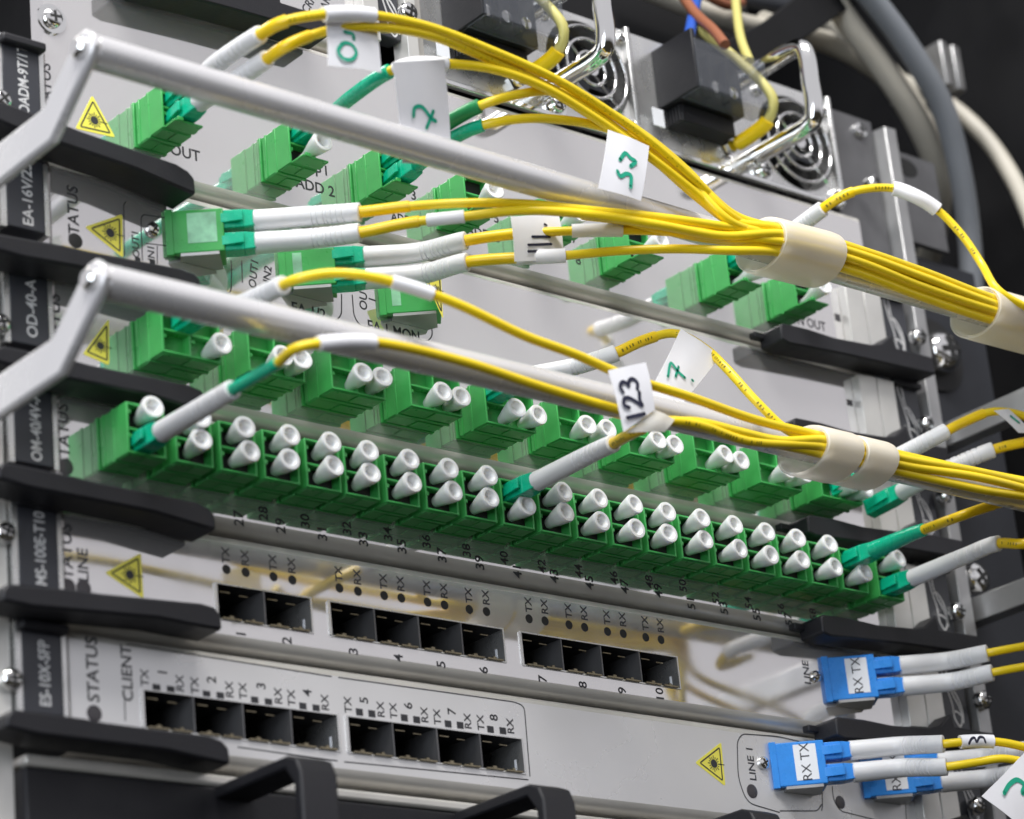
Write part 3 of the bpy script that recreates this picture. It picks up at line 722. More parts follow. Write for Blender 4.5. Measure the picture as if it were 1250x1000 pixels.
# --- bundle A slots: positions of the cables inside the clips (dv in px, y)
SLOT = {0: (-2.6, 5.4), 1: (-5.0, 4.5), 2: (-7.0, 3.0), 8: (-.2, 5.2), 9: (-2.9, 2.9), 3: (-5.2, 1.9), 4: (-8.0, .6), 5: (-5.5, -.7), 6: (-5.2, -4.6), 10: (-3.0, .4), 7: (-7.6, -1.9), 11: (-5.3, -2.9)}
SLOT = {k: (a * .84 - .3, b * .84) for k, (a, b) in SLOT.items()}
CA = [(932, 300), (1022, 323), (1196, 383), (1262, 401)]
def A_tail(i):
    "the way of cable i through the two wraps of the upper bundle"
    dy, dz = SLOT[i]; j = lambda k: random.uniform(-k, k); D = Vector((0, dy, dz))
    mid = W(1108, 351, -73) + Vector((0, dy * .8 + j(.7), dz * 1.0 + j(.9)))
    c = [W(u, v, -72.5) for u, v in CA]
    return [c[0] + D, c[1] + D, mid, c[2] + D * .92 + Vector((0, j(.4), j(.4))), c[3] + D, c[3] + D + Vector((30, 3, -1))]
# sockets of the ROADM row
def sock(k, up): x, z = RX[k]; return Vector((x + 4.8, -13.0, z + .6 + (9.2 if up else 3.6)))
def outp(base, u): return Vector((base.x, yout(u, base.x, base.z), base.z))
b = sock(0, True); e = outp(b, 318)
pA = W(320, 42, -62); pB = W(326, 72, -60)
c, _ = patch("topmost arching yellow cable with a long white boot and a white tag marked 0",
      [b, b + Vector((0, -11, .2)), W(262, 80, -38), W(316, 43, -62), (345, 27, -70), (392, 18, -73), (440, 17, -74), (520, 32, -75), (600, 62, -75), (680, 98, -75), (745, 138, -75), (800, 178, -75), (850, 222, -75), (895, 262, -74)] + A_tail(0),
      boots=[(WHITE, None, 318, 2.6, 2.2)], sleeves=[(314, 350, 1.55)], prints=[(352, 393, 1.1), (560, 900, 1.1)], wraps=[(395, 456, 1.75)], plug=(TEAL, LX))
flag(c, [(398, 20), (458, 16), (466, 88), (401, 80)], -71.4, [[(421, 39), (431, 42), (432, 48)], [(418, 53), (413, 62), (419, 71), (430, 72), (435, 64), (430, 55), (422, 52), (417, 54)]], GPEN, .95)
b = sock(0, False)
patch("yellow cable with a white boot running just under the topmost arching cable",
      [b, b + Vector((0, -11, .2)), W(268, 112, -36), W(323, 74, -58), (350, 56, -66), (392, 40, -69), (440, 33, -72), (520, 42, -74), (600, 74, -73), (680, 112, -73), (745, 152, -73), (800, 196, -73), (850, 240, -73), (895, 272, -74)] + A_tail(1),
      boots=[(WHITE, None, 326, 2.6, 2.2)], sleeves=[(323, 378, 1.5)], prints=[(382, 450, 1.1), (540, 860, 1.1)], plug=(TEAL, LX))
b = sock(1, True)
c, _ = patch("yellow cable with bright green boot and the largest white hanging tag",
      [b, b + Vector((0, -11, .3)), W(430, 118, -42), W(474, 88, -60), (500, 78, -66), (545, 78, -70), (600, 84, -73), (660, 105, -74), (720, 140, -74), (780, 182, -74), (840, 228, -74), (890, 268, -75)] + A_tail(2),
      boots=[(TEAL, None, 476, 1.9, 1.9)], wraps=[(482, 546, 1.5)], plug=(TEAL, LX))
flag(c, [(480, 76), (543, 73), (552, 202), (492, 199)], (-71.5, -63), [[(505, 142), (506, 132), (514, 130), (521, 137), (526, 144), (532, 148)], [(521, 156), (525, 146), (529, 136)]], GPEN, 1.0)
b = sock(2, True)
patch("yellow cable with dark ribbed green boot, just right of the largest tag",
      [b, b + Vector((0, -11, .3)), W(528, 162, -44), W(584, 130, -64), (625, 117, -70), (680, 112, -71), (730, 130, -72), (790, 168, -73), (840, 210, -73), (890, 262, -76)] + A_tail(8),
      boots=[(DKGREEN, None, 586, 2.2, 1.9)], plug=(TEAL, LX))
b = sock(2, False)
c, _ = patch("yellow cable with smooth green boot whose tag hangs over the upper bar",
      [b, b + Vector((0, -11, .3)), W(540, 176, -46), W(589, 153, -62), (640, 145, -68), (700, 148, -70), (745, 158, -71), (790, 178, -72), (840, 220, -73), (890, 270, -77)] + A_tail(9),
      boots=[(TEAL, None, 590, 2.3, 1.7)], plug=(TEAL, LX))
flag(c, [(743, 158), (793, 178), (783, 245), (731, 230)], -76, [[(757, 195), (764, 187), (770, 193), (776, 197), (770, 203)], [(754, 209), (757, 215), (765, 212), (770, 214), (770, 228)]], GPEN, 1.15)
# --- angled plugs
def angled_cable(key, up, label, pts, bu, plugm, sleeve=None, wraps=(), group="yellow fibre patch cables", H=None, dz=None, pl=8.0, rb=(2.85, 2.5)):
    A, B, z0, o = HA[key]; h = A.z - z0
    z = A.z - (h / 2 - 3.15 if up else h / 2 + 3.15)
    base = B - NN * 3.1; base.z = z
    q = base + AX * 22; q.z += .2
    return patch(label, [base, base + AX * 9, q] + pts, boots=[(WHITE, None, bu, *rb)], sleeves=sleeve or (), wraps=wraps, plug=(plugm, NN, pl), group=group)
angled_cable('ea1', True, "yellow cable with white boot, upper one in the first angled green adapter",
      [(440, 259, -32), (500, 252, -42), (570, 248, -54), (640, 249, -62), (720, 257, -68), (800, 265, -73), (880, 276, -76)] + A_tail(3), 440, TEAL, [(438, 500, 1.5)])
angled_cable('ea1', False, "yellow cable with small white tag, lower one in the first angled adapter",
      [(440, 284, -32), (500, 272, -42), (570, 264, -54), (640, 257, -63), (720, 262, -69), (800, 274, -74), (880, 288, -76)] + A_tail(4), 440, TEAL, [(438, 512, 1.5)], wraps=[(522, 567, 1.5)])
angled_cable('ea2', True, "yellow cable with white boot, upper one in the second angled green adapter",
      [(568, 294, -35), (625, 286, -44), (700, 282, -54), (760, 281, -62), (830, 284, -70), (890, 292, -75)] + A_tail(5), 569, TEAL, [(566, 626, 1.5)], wraps=[(698, 760, 1.6)])
c, _ = angled_cable('ea2', False, "yellow cable with a white boot and a white tag bearing black tally strokes",
      [(570, 320, -35), (630, 315, -45), (690, 312, -54), (760, 306, -62), (830, 304, -70), (890, 306, -76)] + A_tail(6), 571, TEAL, [(568, 632, 1.5)], wraps=[(631, 690, 1.7)])
flag(c, [(624, 264), (683, 262), (689, 318), (629, 319)], -49.5, [[(645, 307), (672, 306)], [(645, 299), (673, 298)], [(650, 289), (671, 289)], [(665, 274), (667, 275)]], BPEN, .75)
for i in (7, 10, 11):
    T = A_tail(i); s0 = [(780, 268 + 6 * SLOT[i][1] * -.4, -66), (850, 282 - 3 * SLOT[i][1], -71)]
    patch(["yellow cable seen only in the lower middle of the upper bundle", "yellow cable hidden in the core of the upper bundle", "yellow cable along the underside of the upper bundle"][[7, 10, 11].index(i)],
          [(640 + 10 * i, 256 + i, -60)] + s0 + T, group="yellow fibre patch cables")
# --- row 3 and 2 cables
SLOTB = {0: (-6.4, 3.2), 1: (-8.6, .9), 2: (-6.4, -3.4), 3: (-8.0, -1.3), 4: (-4.0, 4.0)}
SLOTB = {k: (a * .8, b * .78) for k, (a, b) in SLOTB.items()}
def B_tail(i):
    dy, dz = SLOTB[i]; D = Vector((0, dy, dz)); j = lambda k: random.uniform(-k, k)
    c = [W(986, 551, -71), W(1086, 574, -71)]
    return [c[0] + D, c[1] + D, W(1170, 590, -71) + D + Vector((0, j(1), j(1.2))), W(1262, 610, -71) + D, c[1] + Vector((75, -4 + 3 * dy, -9 + dz * 2)), c[1] + Vector((112 + 6 * dz, -2 + 4 * dy, -30 + dz * 4)), c[1] + Vector((130 + 9 * dz, 4 * dy, -75 + dz * 3))]
b = Vector((8.9, -12.9, 90.8))
c, _ = patch("yellow cable rising from behind the lower bar's left part, pale tag wrapped round it",
      [b, b + Vector((0, -11, .2)), W(290, 373, -38), W(344, 349, -56), (362, 341, -62), (400, 334, -66), (440, 336, -70), (500, 350, -74), (560, 372, -77), (640, 410, -78), (700, 432, -78), (770, 462, -78), (840, 484, -78), (920, 512, -76)] + B_tail(0),
      boots=[(WHITE, None, 346, 2.55, 2.3)], wraps=[(478, 528, 1.5)], plug=(TEAL, LX))
b = Vector((OMX[0] + 4.75, -12.9, 57.0))
c, _ = patch("yellow cable with white boot and green sleeve at the long row's left end",
      [b, b + Vector((0, -11, 0)), b + Vector((0, -41, 0)), outp(b, 340), (362, 425, -76), (395, 419, -78), (455, 418, -78), (560, 440, -77), (660, 472, -76), (755, 500, -76), (830, 516, -76), (910, 534, -76)] + B_tail(2),
      boots=[(WHITE, None, 284, 2.6, 2.35), (TEAL, 283, 340, 1.5, 1.4)], wraps=[(388, 456, 1.6)], plug=(TEAL, LX, 7.5))
b = Vector((OMX[9] + 4.75, -12.9, 63.2))
patch("yellow cable with grooved white boot plugged mid-way along the long green row",
      [b, b + Vector((0, -11, 0)), b + Vector((0, -34, .2)), outp(b, 748) , (785, 523, -70), (815, 514, -76), (850, 518, -78), (910, 538, -77)] + B_tail(3),
      boots=[(WHITE, None, 749, 2.65, 2.35)], sleeves=[(745, 785, 1.5)], plug=(TEAL, LX))
b = Vector((105.9 + 2, -12.9, 90.8))
c, _ = patch("yellow cable looping down from the pale tag marked 7",
      [b, b + Vector((0, -11, .2)), W(700, 448, -34), W(752, 431, -46), (785, 416, -50), (825, 407, -54), (860, 425, -60), (885, 448, -66), (925, 492, -72), (962, 526, -75)] + B_tail(4)[0:],
      boots=[(WHITE, None, 753, 2.5, 2.3)], sleeves=[(750, 800, 1.5)], plug=(TEAL, LX))
flag(c, [(832, 401), (880, 434), (842, 482), (798, 470)], -63, hand('7', (834, 468), (7, -23), (-21, -8)) + [[(845, 464), (846, 465)]], GPEN, .8)
flag(c, [(798, 468), (842, 482), (826, 500), (790, 490)], -66.0)
patch("yellow cable running level into the lower bundle just right of the tag marked 123",
      [(768, 500, -74), (800, 513, -76), (850, 515, -77), (905, 528, -77), (950, 538, -77)] + B_tail(1))
c = thing("marked_paper_tag", W(770, 480, -80), "white folded paper tag marked 123 in black ink on the lower bundle", "paper tag")
flag(c, [(743, 452), (789, 442), (800, 500), (762, 527)], -81.5, hand('123', (789, 515), (-4.5, -19.5), (-21, 5)), BPEN, 1.05, name="tag_sheet")
flag(c, [(800, 500), (824, 512), (812, 527), (764, 528)], -80.8, name="tag_fold", m=WRAP)
# right-hand plugs
for (u0, v0, u1, v1, nm, tail, fl) in ((1088, 562, 1156, 526, "upper", [(1180, 514, -52), (1208, 503, -56), (1240, 505, -58), (1300, 530, -60)], True), (1130, 585, 1213, 549, "lower", [(1250, 540, -56), (1310, 528, -60)], False)):
    b = W(u0 - 60, v0 + 32, -13); 
    c, _ = patch(f"{nm} yellow cable with a white boot passing behind the right end of the lower bundle", [b, W(u0 - 35, v0 + 19, -20), W(u0, v0, -32), W(u1, v1, -50)] + tail,
          boots=[(WHITE, None, u1, 2.6, 2.4)], sleeves=[(u1 - 2, u1 + 45, 1.5)], plug=(TEAL, LX))
    if fl: flag(c, [(1214, 501), (1232, 499), (1262, 530), (1244, 528)], -59, [[(1234, 508), (1244, 516)]], GPEN, .8)
b = Vector((OMX[19] + 4.75, -12.9, 63.2))
patch("yellow cable with bulky green boot at the long row's right end",
      [b, b + Vector((0, -11, 0)), b + Vector((0, -24, .2)), outp(b, 1126), (1170, 631, -56), (1212, 617, -60), (1250, 610, -62), (1320, 600, -64)],
      boots=[(TEAL, None, 1128, 2.7, 1.9)], sleeves=[(1125, 1212, 1.45)], prints=[(1132, 1175, 1.46)], plug=(TEAL, LX))
b = Vector((OMX[20] + 4.75, -12.9, 57.0))
patch("yellow cable with a white boot from the separate last adapter of the long row",
      [b, b + Vector((0, -11, 0)), b + Vector((0, -30, .2)), outp(b, 1219), (1250, 664, -62), (1310, 645, -66)],
      boots=[(WHITE, None, 1220, 2.6, 2.3)], sleeves=[(1218, 1290, 1.5)], plug=(TEAL, LX))
gB = "cables in the blue angled connectors"
angled_cable('b1', True, "upper cable of the higher blue connector, beside the word LINE", [(1207, 797, -36), (1250, 789, -42), (1320, 778, -50)], 1206, BLUE, group=gB)
angled_cable('b1', False, "lower cable of the higher blue connector, beside the word LINE", [(1212, 821, -36), (1250, 814, -42), (1320, 803, -50)], 1212, BLUE, group=gB)
c, _ = angled_cable('b2', True, "upper cable of the blue connector at LINE 1, tag marked 3", [(1153, 908, -38), (1185, 905, -42), (1220, 906, -46), (1250, 912, -48), (1300, 926, -50)], 1152, BLUE, wraps=[(1172, 1212, 1.7)], group=gB)
printed_tag = build(stroke_mesh([[(1183, 908), (1186, 902), (1190, 901), (1192, 906), (1196, 900), (1201, 901), (1203, 906)]], -46.5, .8), "handwriting", BPEN, c)
angled_cable('b2', False, "lower cable of the front blue connector at LINE 1", [(1156, 936, -38), (1190, 931, -42), (1222, 926, -46), (1250, 930, -48), (1300, 938, -50)], 1156, BLUE, group=gB)
angled_cable('b3', True, "upper cable of the rear blue connector half hidden at the bottom right", [(1235, 918, -34), (1262, 914, -38), (1310, 908, -44)], 1262, BLUE, group=gB)
angled_cable('b3', False, "lower cable of the rear blue connector half hidden at the bottom right", [(1240, 944, -34), (1270, 938, -38), (1320, 930, -44)], 1270, BLUE, group=gB)
c = thing("marked_paper_tag", W(1230, 950, -50), "white paper tag with green handwriting cut by the bottom right corner", "paper tag")
flag(c, [(1199, 972), (1252, 918), (1300, 960), (1248, 1010)], -52, [[(1226, 968), (1232, 958), (1242, 952), (1250, 958), (1248, 968), (1258, 962)]], GPEN, 1.4, name="tag_sheet")
b = sock(6, True)
c, _ = patch("lone yellow cable looping above the upper wrap at right, white tag round it",
      [b, b + Vector((0, -11, .2)), outp(b, 965), W(1003, 256, -48), (1022, 243, -53), (1045, 233, -57), (1090, 230, -62), (1118, 240, -66), (1145, 257, -68), (1175, 288, -71), (1198, 322, -74), (1218, 354, -80), (1250, 374, -82), (1320, 394, -80)],
      boots=[(WHITE, None, 1005, 2.5, 2.4)], sleeves=[(1002, 1041, 1.55)], wraps=[(1090, 1144, 2.0)], plug=(TEAL, LX))
# ================================================================= GUARD BARS, CLIPS
def guard(label, z, v_end, arm_px):
    t = thing("guard_rail", (-50, -65.5, z), label, "guard bar", "pale guard bars in front of the cards")
    build(MB().lathe([(3.2, 0), (4.0, .8), (4.0, 420)], Matrix.Translation((-50.6, -65.5, z)) @ Matrix.Rotation(math.pi / 2, 4, 'Y'), 36), "rail", PAINT, t)
    P = [(-65.5, z), (-50, z - 12.0), (-22, z - 12.3), (8, z - 12)]
    mb = MB(); prof = []
    for i, (y, zz) in enumerate(P):
        a = Vector(P[max(i - 1, 0)]); b = Vector(P[min(i + 1, 3)]); tt = (b - a).normalized(); n = Vector((-tt.y, tt.x)); w_ = 5.0 if i else 4.6
        prof.append((Vector((y, zz)) + n * w_, Vector((y, zz)) - n * w_))
    up = [q[0] for q in prof]; dn = [q[1] for q in prof]
    ends = [Vector((-65.5, z)) + Vector((math.cos(a), math.sin(a))) * 4.6 for a in [math.radians(x) for x in (70, 110, 150, 190, 230)]]
    poly = [Vector((-52.6, p.x, p.y)) for p in ends + dn[1:] + up[1:][::-1]]
    arm = build(MB().prism(poly, (2.6, 0, 0)), "arm", PAINT, t, bevel=.8); ORG[arm.name] = ORG[t.name]
    build(MB().lathe([(2.6, 0), (2.6, 1.2), (1.8, 1.9), (.01, 2)], Matrix.Translation((-52.6, -65.5, z)) @ Matrix.Rotation(-math.pi / 2, 4, 'Y'), 20, cap0=False), "end_screw", CHROME, arm)
    return t
guard("upper pale round guard bar crossing from top left with its bent arm", 124.2, 62, None)
guard("lower pale round guard bar crossing in front of the wide green adapters", 67.6, 345, None)
def clip(label, pts, r, sy, sz, segs, tail=None):
    path = Path([W(*p) for p in pts], step=1); t = thing("cable_wrap", path.p[0], label, "cable wrap", "translucent spiral wraps holding the bundles")
    for a, b, k in segs:
        sa, sb = path.at(a), path.at(b); n = 10; pr = [(sa + (sb - sa) * i / n, r * k) for i in range(n + 1)]
        pr2 = [(sa, r * k), (sa + .3, r * k + .3)] + [(x, r * k + .45) for x, _ in pr[1:-1]] + [(sb - .3, r * k + .3), (sb, r * k)] + [(x, (r * k - .5)) for x, _ in pr[::-1]]
        build(MB().sweep(path, pr2, 40, sy=sy, sz=sz, cap=False), "wrap_turn", WRAP, t)
    return t
clip("broad ivory wrap round the upper yellow bundle and bar, right of centre", [(880, 286, -72), (932, 300, -72), (1022, 323, -72), (1075, 337, -72)], 7.7, .90, 1.22, [(928, 1003, 1)])
clip("ivory wrap cut by the right edge where the upper bundle leaves", [(1130, 365, -72), (1196, 383, -72), (1262, 401, -72), (1340, 422, -72)], 7.6, .90, 1.22, [(1190, 1320, 1)])
c = clip("ivory wrap with a yellow gap between its turns round the lower bundle and bar", [(930, 538, -71), (986, 551, -71), (1086, 574, -71), (1140, 587, -71)], 7.7, .78, 1.2, [(980, 1024, 1), (1029, 1067, .98)])
# ================================================================= RACK RAIL, POST, FLANGES
t = thing("rack_rail", (303, 0, -60), "bright vertical rack rail with screws beside the emblem plates", "rack rail")
build(MB().prism([(299, 6, -90), (300.5, -2.2, -90), (305.5, -2.6, -90), (306.5, 6, -90)], (0, 0, 316)), "rail_strip", DULLSTEEL, t, bevel=.3)
for u, v, r in ((1118, 413, 2.9), (1127, 519, 2.6), (1150, 608, 2.4), (1165, 748, 2.8), (1197, 856, 3.0), (1190, 985, 2.8), (1062, 225, 2.5)):
    p = W(u, v, -3); screw(t, (p.x, -2.6, p.z), r, h=3.4, m=CHROME)
t = thing("rack_post", (320, 0, -60), "dark grey vertical rack post right of the cards with a large domed screw", "rack post")
build(MB().box(307.5, 345, 6, 9, -150, 186).box(342, 345, 9, 60, -150, 186), "post", POST, t, bevel=.4)
p = W(1146, 432, 4); o = screw(t, (p.x, 6, p.z), 7.2, h=7.5, m=CHROME)
build(MB().lathe([(12.5, 0), (12.5, 1.0), (9, 1.2)], outM((p.x, 6, p.z)), 32, cap0=False), "washer", INNER, t)
t = thing("rack_rail", (-42, 0, -60), "silver rack flange with screws at the left edge beside the name plates", "rack rail")
build(MB().box(-75, -35.2, .5, 4, -40, 260), "rail_strip", FLANGE, t, bevel=.3)
for u, v, y in ((14, 829, -1), (6, 650, -1), (2, 122, -1), (0, 395, -1)):
    p = W(u, v, y); screw(t, (p.x, .5, p.z), 2.8, h=3, m=CHROME)
for z0_, z1_, nm in ((96, 104, "upper"), (-9, 0, "lower")):
    p0 = W(1150, 531, 0) if nm == "upper" else W(1186, 744, 0)
    t = thing("rack_beam", (p0.x, -160, p0.z), f"{nm} grey steel side beam running towards the viewer at the right edge", "rack beam")
    build(MB().box(p0.x, p0.x + 6, -170, 5.5, p0.z - 4.4, p0.z + 3.6), "beam", DULLSTEEL, t, bevel=.4)
    if nm == "lower": screw(t, (p0.x + 3, 0, p0.z + 10), 5, h=4)
# ================================================================= TOP LEFT MODULE AND POWER SUPPLIES
Z6 = 190.8
t6 = thing("network_module", (-20, 0, Z6), "partly visible silver card cut by the top edge with a black lever", "network card", "cards stacked in the rack")
faceplate(t6, Z6, Z6 + 62, (), -20, 84)
o = lever(t6, Z6 - 2, 1); o.location.x += (26 - 227) * S; o.scale.x = .9
for ch in o.children: pass
logo_plate(t6, Z6 + 9, Z6 + 30, 89.0, 96.5)
build(MB().box(81.5, 87, -4, 0, Z6 + 5, Z6 + 40), "end_bracket", FLANGE, t6, bevel=.2)
build(MB().box(97, 101, -3.5, 3, Z6 - 1, Z6 + 60), "end_bracket", FLANGE, t6, bevel=.2)
build(MB().box(101.4, 105, -1, 3, Z6 + 1, Z6 + 60), "end_bracket", LIP, t6, bevel=.2)
p = W(495, 17, -2); screw(t6, (p.x, -2.2, p.z), 3.0, h=2.6)
printed("CRIT", 378, 4, 2.6, t6, 60); printed("ALARM", 397, 6, 2.6, t6, 70)
def wire_ring(mb, c, r, rw, seg=36):
    P = [Vector(c) + Vector((math.cos(2 * math.pi * i / seg), 0, math.sin(2 * math.pi * i / seg))) * r for i in range(seg)]
    k = 8; vs = []; fs = []
    for i in range(seg):
        d = (P[i] - Vector(c)).normalized()
        for j in range(k):
            a = 2 * math.pi * j / k; vs.append(P[i] + d * rw * math.cos(a) + Vector((0, rw * math.sin(a), 0)))
    for i in range(seg):
        for j in range(k):
            i2 = (i + 1) % seg; j2 = (j + 1) % k; fs.append((i * k + j, i2 * k + j, i2 * k + j2, i * k + j2))
    mb.add(vs, fs)
def psu(x0, x1, label, fan, handle_x, tb_u):
    t = thing("power_supply", (x0, 2, Z6 + .5), label, "power supply", "power supplies with round fans above the cards")
    z0, z1 = Z6 + .8, 230.5
    # faceplate with a round fan opening
    cx, cz = fan; R = 16.5; seg = 48; mb = MB()
    ring = [Vector((cx + R * math.cos(2 * math.pi * i / seg), 1, cz + R * math.sin(2 * math.pi * i / seg))) for i in range(seg)]
    def sq(a):
        c, s = math.cos(a), math.sin(a); k = 17.6 / max(abs(c), abs(s)); return Vector((cx + k * c, 1, cz + k * s))
    outer = [sq(2 * math.pi * i / seg) for i in range(seg)]
    mb.add(ring + outer, [(i, (i + 1) % seg, seg + (i + 1) % seg, seg + i) for i in range(seg)])
    f0, f1, g0, g1 = cx - 17.6, cx + 17.6, cz - 17.6, cz + 17.6
    for a, b_, c_, d in ((x0, f0, z0, z1), (f1, x1, z0, z1), (f0, f1, z0, g0), (f0, f1, g1, z1)):
        if b_ > a and d > c_: mb.add([(a, 1, c_), (b_, 1, c_), (b_, 1, d), (a, 1, d)], [(0, 1, 2, 3)])
    mb.add([v + Vector((0, 12, 0)) for v in ring] + ring, [(i, (i + 1) % seg, seg + (i + 1) % seg, seg + i) for i in range(seg)])
    build(mb, "faceplate", BRIGHT, t, smooth=30)
    build(MB().box(x0, x1, -.6, 1.5, z0 - .6, z0 + 1.2), "lower_edge", CHROME, t, bevel=.3)
    build(MB().box(x1 - 1.6, x1, -1.6, 1.2, z0, z1), "side_edge", BRIGHT, t, bevel=.3)
    fn = build(MB().lathe([(16.4, 0), (16.4, 2)], outM((cx, 12, cz)), 40), "fan_housing", INNER, t); ORG[fn.name] = ORG[t.name]
    hub = build(MB().lathe([(5.5, 0), (5.5, 4), (5, 4.6), (.01, 4.8)], outM((cx, 10, cz)), 30), "fan_hub", POST, fn)
    for k in range(7):
        Mx = outM((cx, 8, cz)) @ Matrix.Rotation(2 * math.pi * k / 7, 4, 'Z')
        build(MB().add([Mx @ Vector(p) for p in [(5, -1.8, 1.5), (15.3, -2.8, 2.6), (15.3, 3.6, -1.8), (5, 2, -1.5)]], [(0, 1, 2, 3)]), "fan_blade", POST, fn)
    g = build(MB().lathe([(2.5, 0), (2.5, .5)], outM((cx, -.6, cz)), 20), "finger_guard", CHROME, t); ORG[g.name] = ORG[t.name]
    for r in (5.5, 9.8, 14.2):
        q = MB(); wire_ring(q, (cx, -.6, cz), r, .55); build(q, "guard_ring", CHROME, g, smooth=80)
    for k in range(4):
        a = math.radians(45 + 90 * k); e = Vector((math.cos(a), 0, math.sin(a)))
        build(MB().sweep(Path([Vector((cx, .2, cz)) + e * 2, Vector((cx, .2, cz)) + e * 20]), [(0, .45), (14.4, .45)], 8), "guard_spoke", CHROME, g)
        if k != 2: screw(t, (cx + e.x * 21, 1, cz + e.z * 21) if k != 2 else (0, 0, 0), 2.0, h=1.8)
    # chrome pull handle
    hz0, hz1 = 198.2, 225.5; yy = -29; rr = 2.9
    H = [Vector((handle_x, 1, hz0)), Vector((handle_x, -14, hz0)), Vector((handle_x, yy + 5, hz0)), Vector((handle_x, yy + 1.2, hz0 + 1.4)), Vector((handle_x, yy, hz0 + 5.5)), Vector((handle_x, yy, (hz0 + hz1) / 2)), Vector((handle_x, yy, hz1 - 5.5)), Vector((handle_x, yy + 1.2, hz1 - 1.4)), Vector((handle_x, yy + 5, hz1)), Vector((handle_x, -14, hz1)), Vector((handle_x, 1, hz1))]
    pth = Path(H, step=.8); build(MB().sweep(pth, even(0, pth.L, rr, .9), 20), "pull_handle", CHROME, t, smooth=80)
    screw(t, (handle_x + 5.5, 1, hz0 - 2.5), 2.7, h=2.4, washer=True)
    # terminal block with smoked cover
    bx = tb_u
    blk = build(MB().box(bx, bx + 26, -9, 1, 206.5, 226).box(bx + 1.5, bx + 24, -6, 1, 200.5, 206.4), "terminal_block", BLACK, t, bevel=.5); ORG[blk.name] = ORG[t.name]
    build(MB().box(bx - 1.2, bx + 29, -17.4, -16.8, 206.2, 222.6).box(bx - 1.2, bx + 29, -16.8, -9, 205.6, 206.2), "smoked_cover", CLEAR, blk, bevel=.15)
    build(MB().box(bx - 1.6, bx, -16.7, 1, 206.3, 226.3), "end_wall", BLACK, blk, bevel=.3)
    for k in range(3):
        build(MB().lathe([(1.9, 0), (1.9, 1.2), (.01, 1.5)], outM((bx + 6 + 7.5 * k, -9, 213)), 16), "terminal_screw", CHROME, blk)
        build(MB().box(bx + 1.4 + 7.5 * k, bx + 2.2 + 7.5 * k, -12, -8.5, 208, 222), "barrier", BLACK, blk)
    for k in range(5): build(MB().box(bx + .9, bx + 1.5, -5.6 + 1.3 * k, -4.9 + 1.3 * k, 200.8, 206), "vent_fin", BLACK, blk)
    # earth stud with yellow ring terminal
    ex = handle_x - 9; build(MB().lathe([(3.4, 0), (3.4, .8), (2.2, .9), (2.2, 3), (.01, 3.2)], outM((ex, 1, 200)), 6), "earth_stud", CHROME, t)
    e = thing("earth_wire", (ex, -2, 200), label.split()[0] + " short yellow earth lead with ring terminal below the smoked cover", "earth wire", "yellow earth leads")
    pp = Path([Vector((ex + .5, -2.4, 200)), Vector((ex + 2, -6, 201)), Vector((ex + 4, -14, 204)), Vector((ex + 3.5, -18, 209)), Vector((ex + 1, -16, 216)), Vector((ex - 2, -10, 226)), Vector((ex - 6, 0, 240))])
    build(MB().sweep(pp, even(8, pp.L, 1.6), 12), "wire", PALEY, e); build(MB().sweep(pp, [(0, 1.4)] + even(1, 13, 2.4) + [(13.2, 1.5)], 14), "crimp_sleeve", YELLOW2, e)
    # small white label
    build(MB().box(bx - 7, bx - 2.5, -2, -1.6, 198.5, 204.5), "paper_label", LABELW, t)
    return t
psu(106, 187.6, "left silver power supply with chrome handle, above the tall card", (170.5, 212), 149.5, 116)
psu(190.2, 276, "right silver power supply with chrome handle beside the dark rack corner", (259, 210.5), 235.3, 200)
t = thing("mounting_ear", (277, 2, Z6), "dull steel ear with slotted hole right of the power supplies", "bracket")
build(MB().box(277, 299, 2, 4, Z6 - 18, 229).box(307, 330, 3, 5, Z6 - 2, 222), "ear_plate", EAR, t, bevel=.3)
p = W(1107, 205, 2.9); q = MB(); disc(q, p, 4.2, 24); q.v = [Vector((p.x + (v.x - p.x) * 1.25, 2.9, p.z + (v.z - p.z) * .8)) for v in q.v]; build(q, "slot_hole", INNER, t)
screw(t, (W(1048, 160, 2).x, 2, W(1048, 160, 2).z), 2.8)
t = thing("black_chassis", (106, 20, 232), "black metal chassis above the power supplies along the top", "chassis")
build(MB().box(99, 290, 40, 300, 231.5, 330), "front", SIDE, t, bevel=1); build(MB().box(109, 278, 8, 40, 231, 233), "front_edge", POST, t, bevel=.5)
# black strap and power cables at the top right
def hose(label, name, m, pts, r, cat="power cable", group="thick power cables at the top right"):
    P = [W(*p) for p in pts]; path = Path(P, step=4); o = MB().sweep(path, even(0, path.L, r, 3), 20).build(name, m, None, origin=P[0], smooth=80); ORG[o.name] = tuple(P[0]); return tag(o, label, cat, group)
hose("beige power cable sweeping down behind the grey one at top right", "power_cable", BEIGE, [(1000, -30, 20), (1030, 20, 20), (1075, 80, 20), (1120, 150, 22), (1145, 215, 30), (1140, 290, 50), (1120, 350, 70)], 4.4)
hose("dark grey power cable curving down past the rack corner", "power_cable", GREY, [(1020, -50, 10), (1065, 0, 10), (1110, 60, 10), (1150, 130, 12), (1172, 210, 18), (1184, 300, 26), (1188, 420, 34)], 4.2)
hose("beige power cable passing under the black strap towards the rack corner", "power_cable", BEIGE, [(930, 25, 30), (985, 45, 30), (1040, 68, 30), (1090, 104, 32), (1130, 150, 34), (1150, 200, 40)], 3.4)
hose("beige power cable crossing the top edge above the right power supply", "power_cable", BEIGE, [(770, -20, 30), (840, 8, 30), (900, 28, 30), (950, 38, 34), (1010, 50, 40)], 3.6)
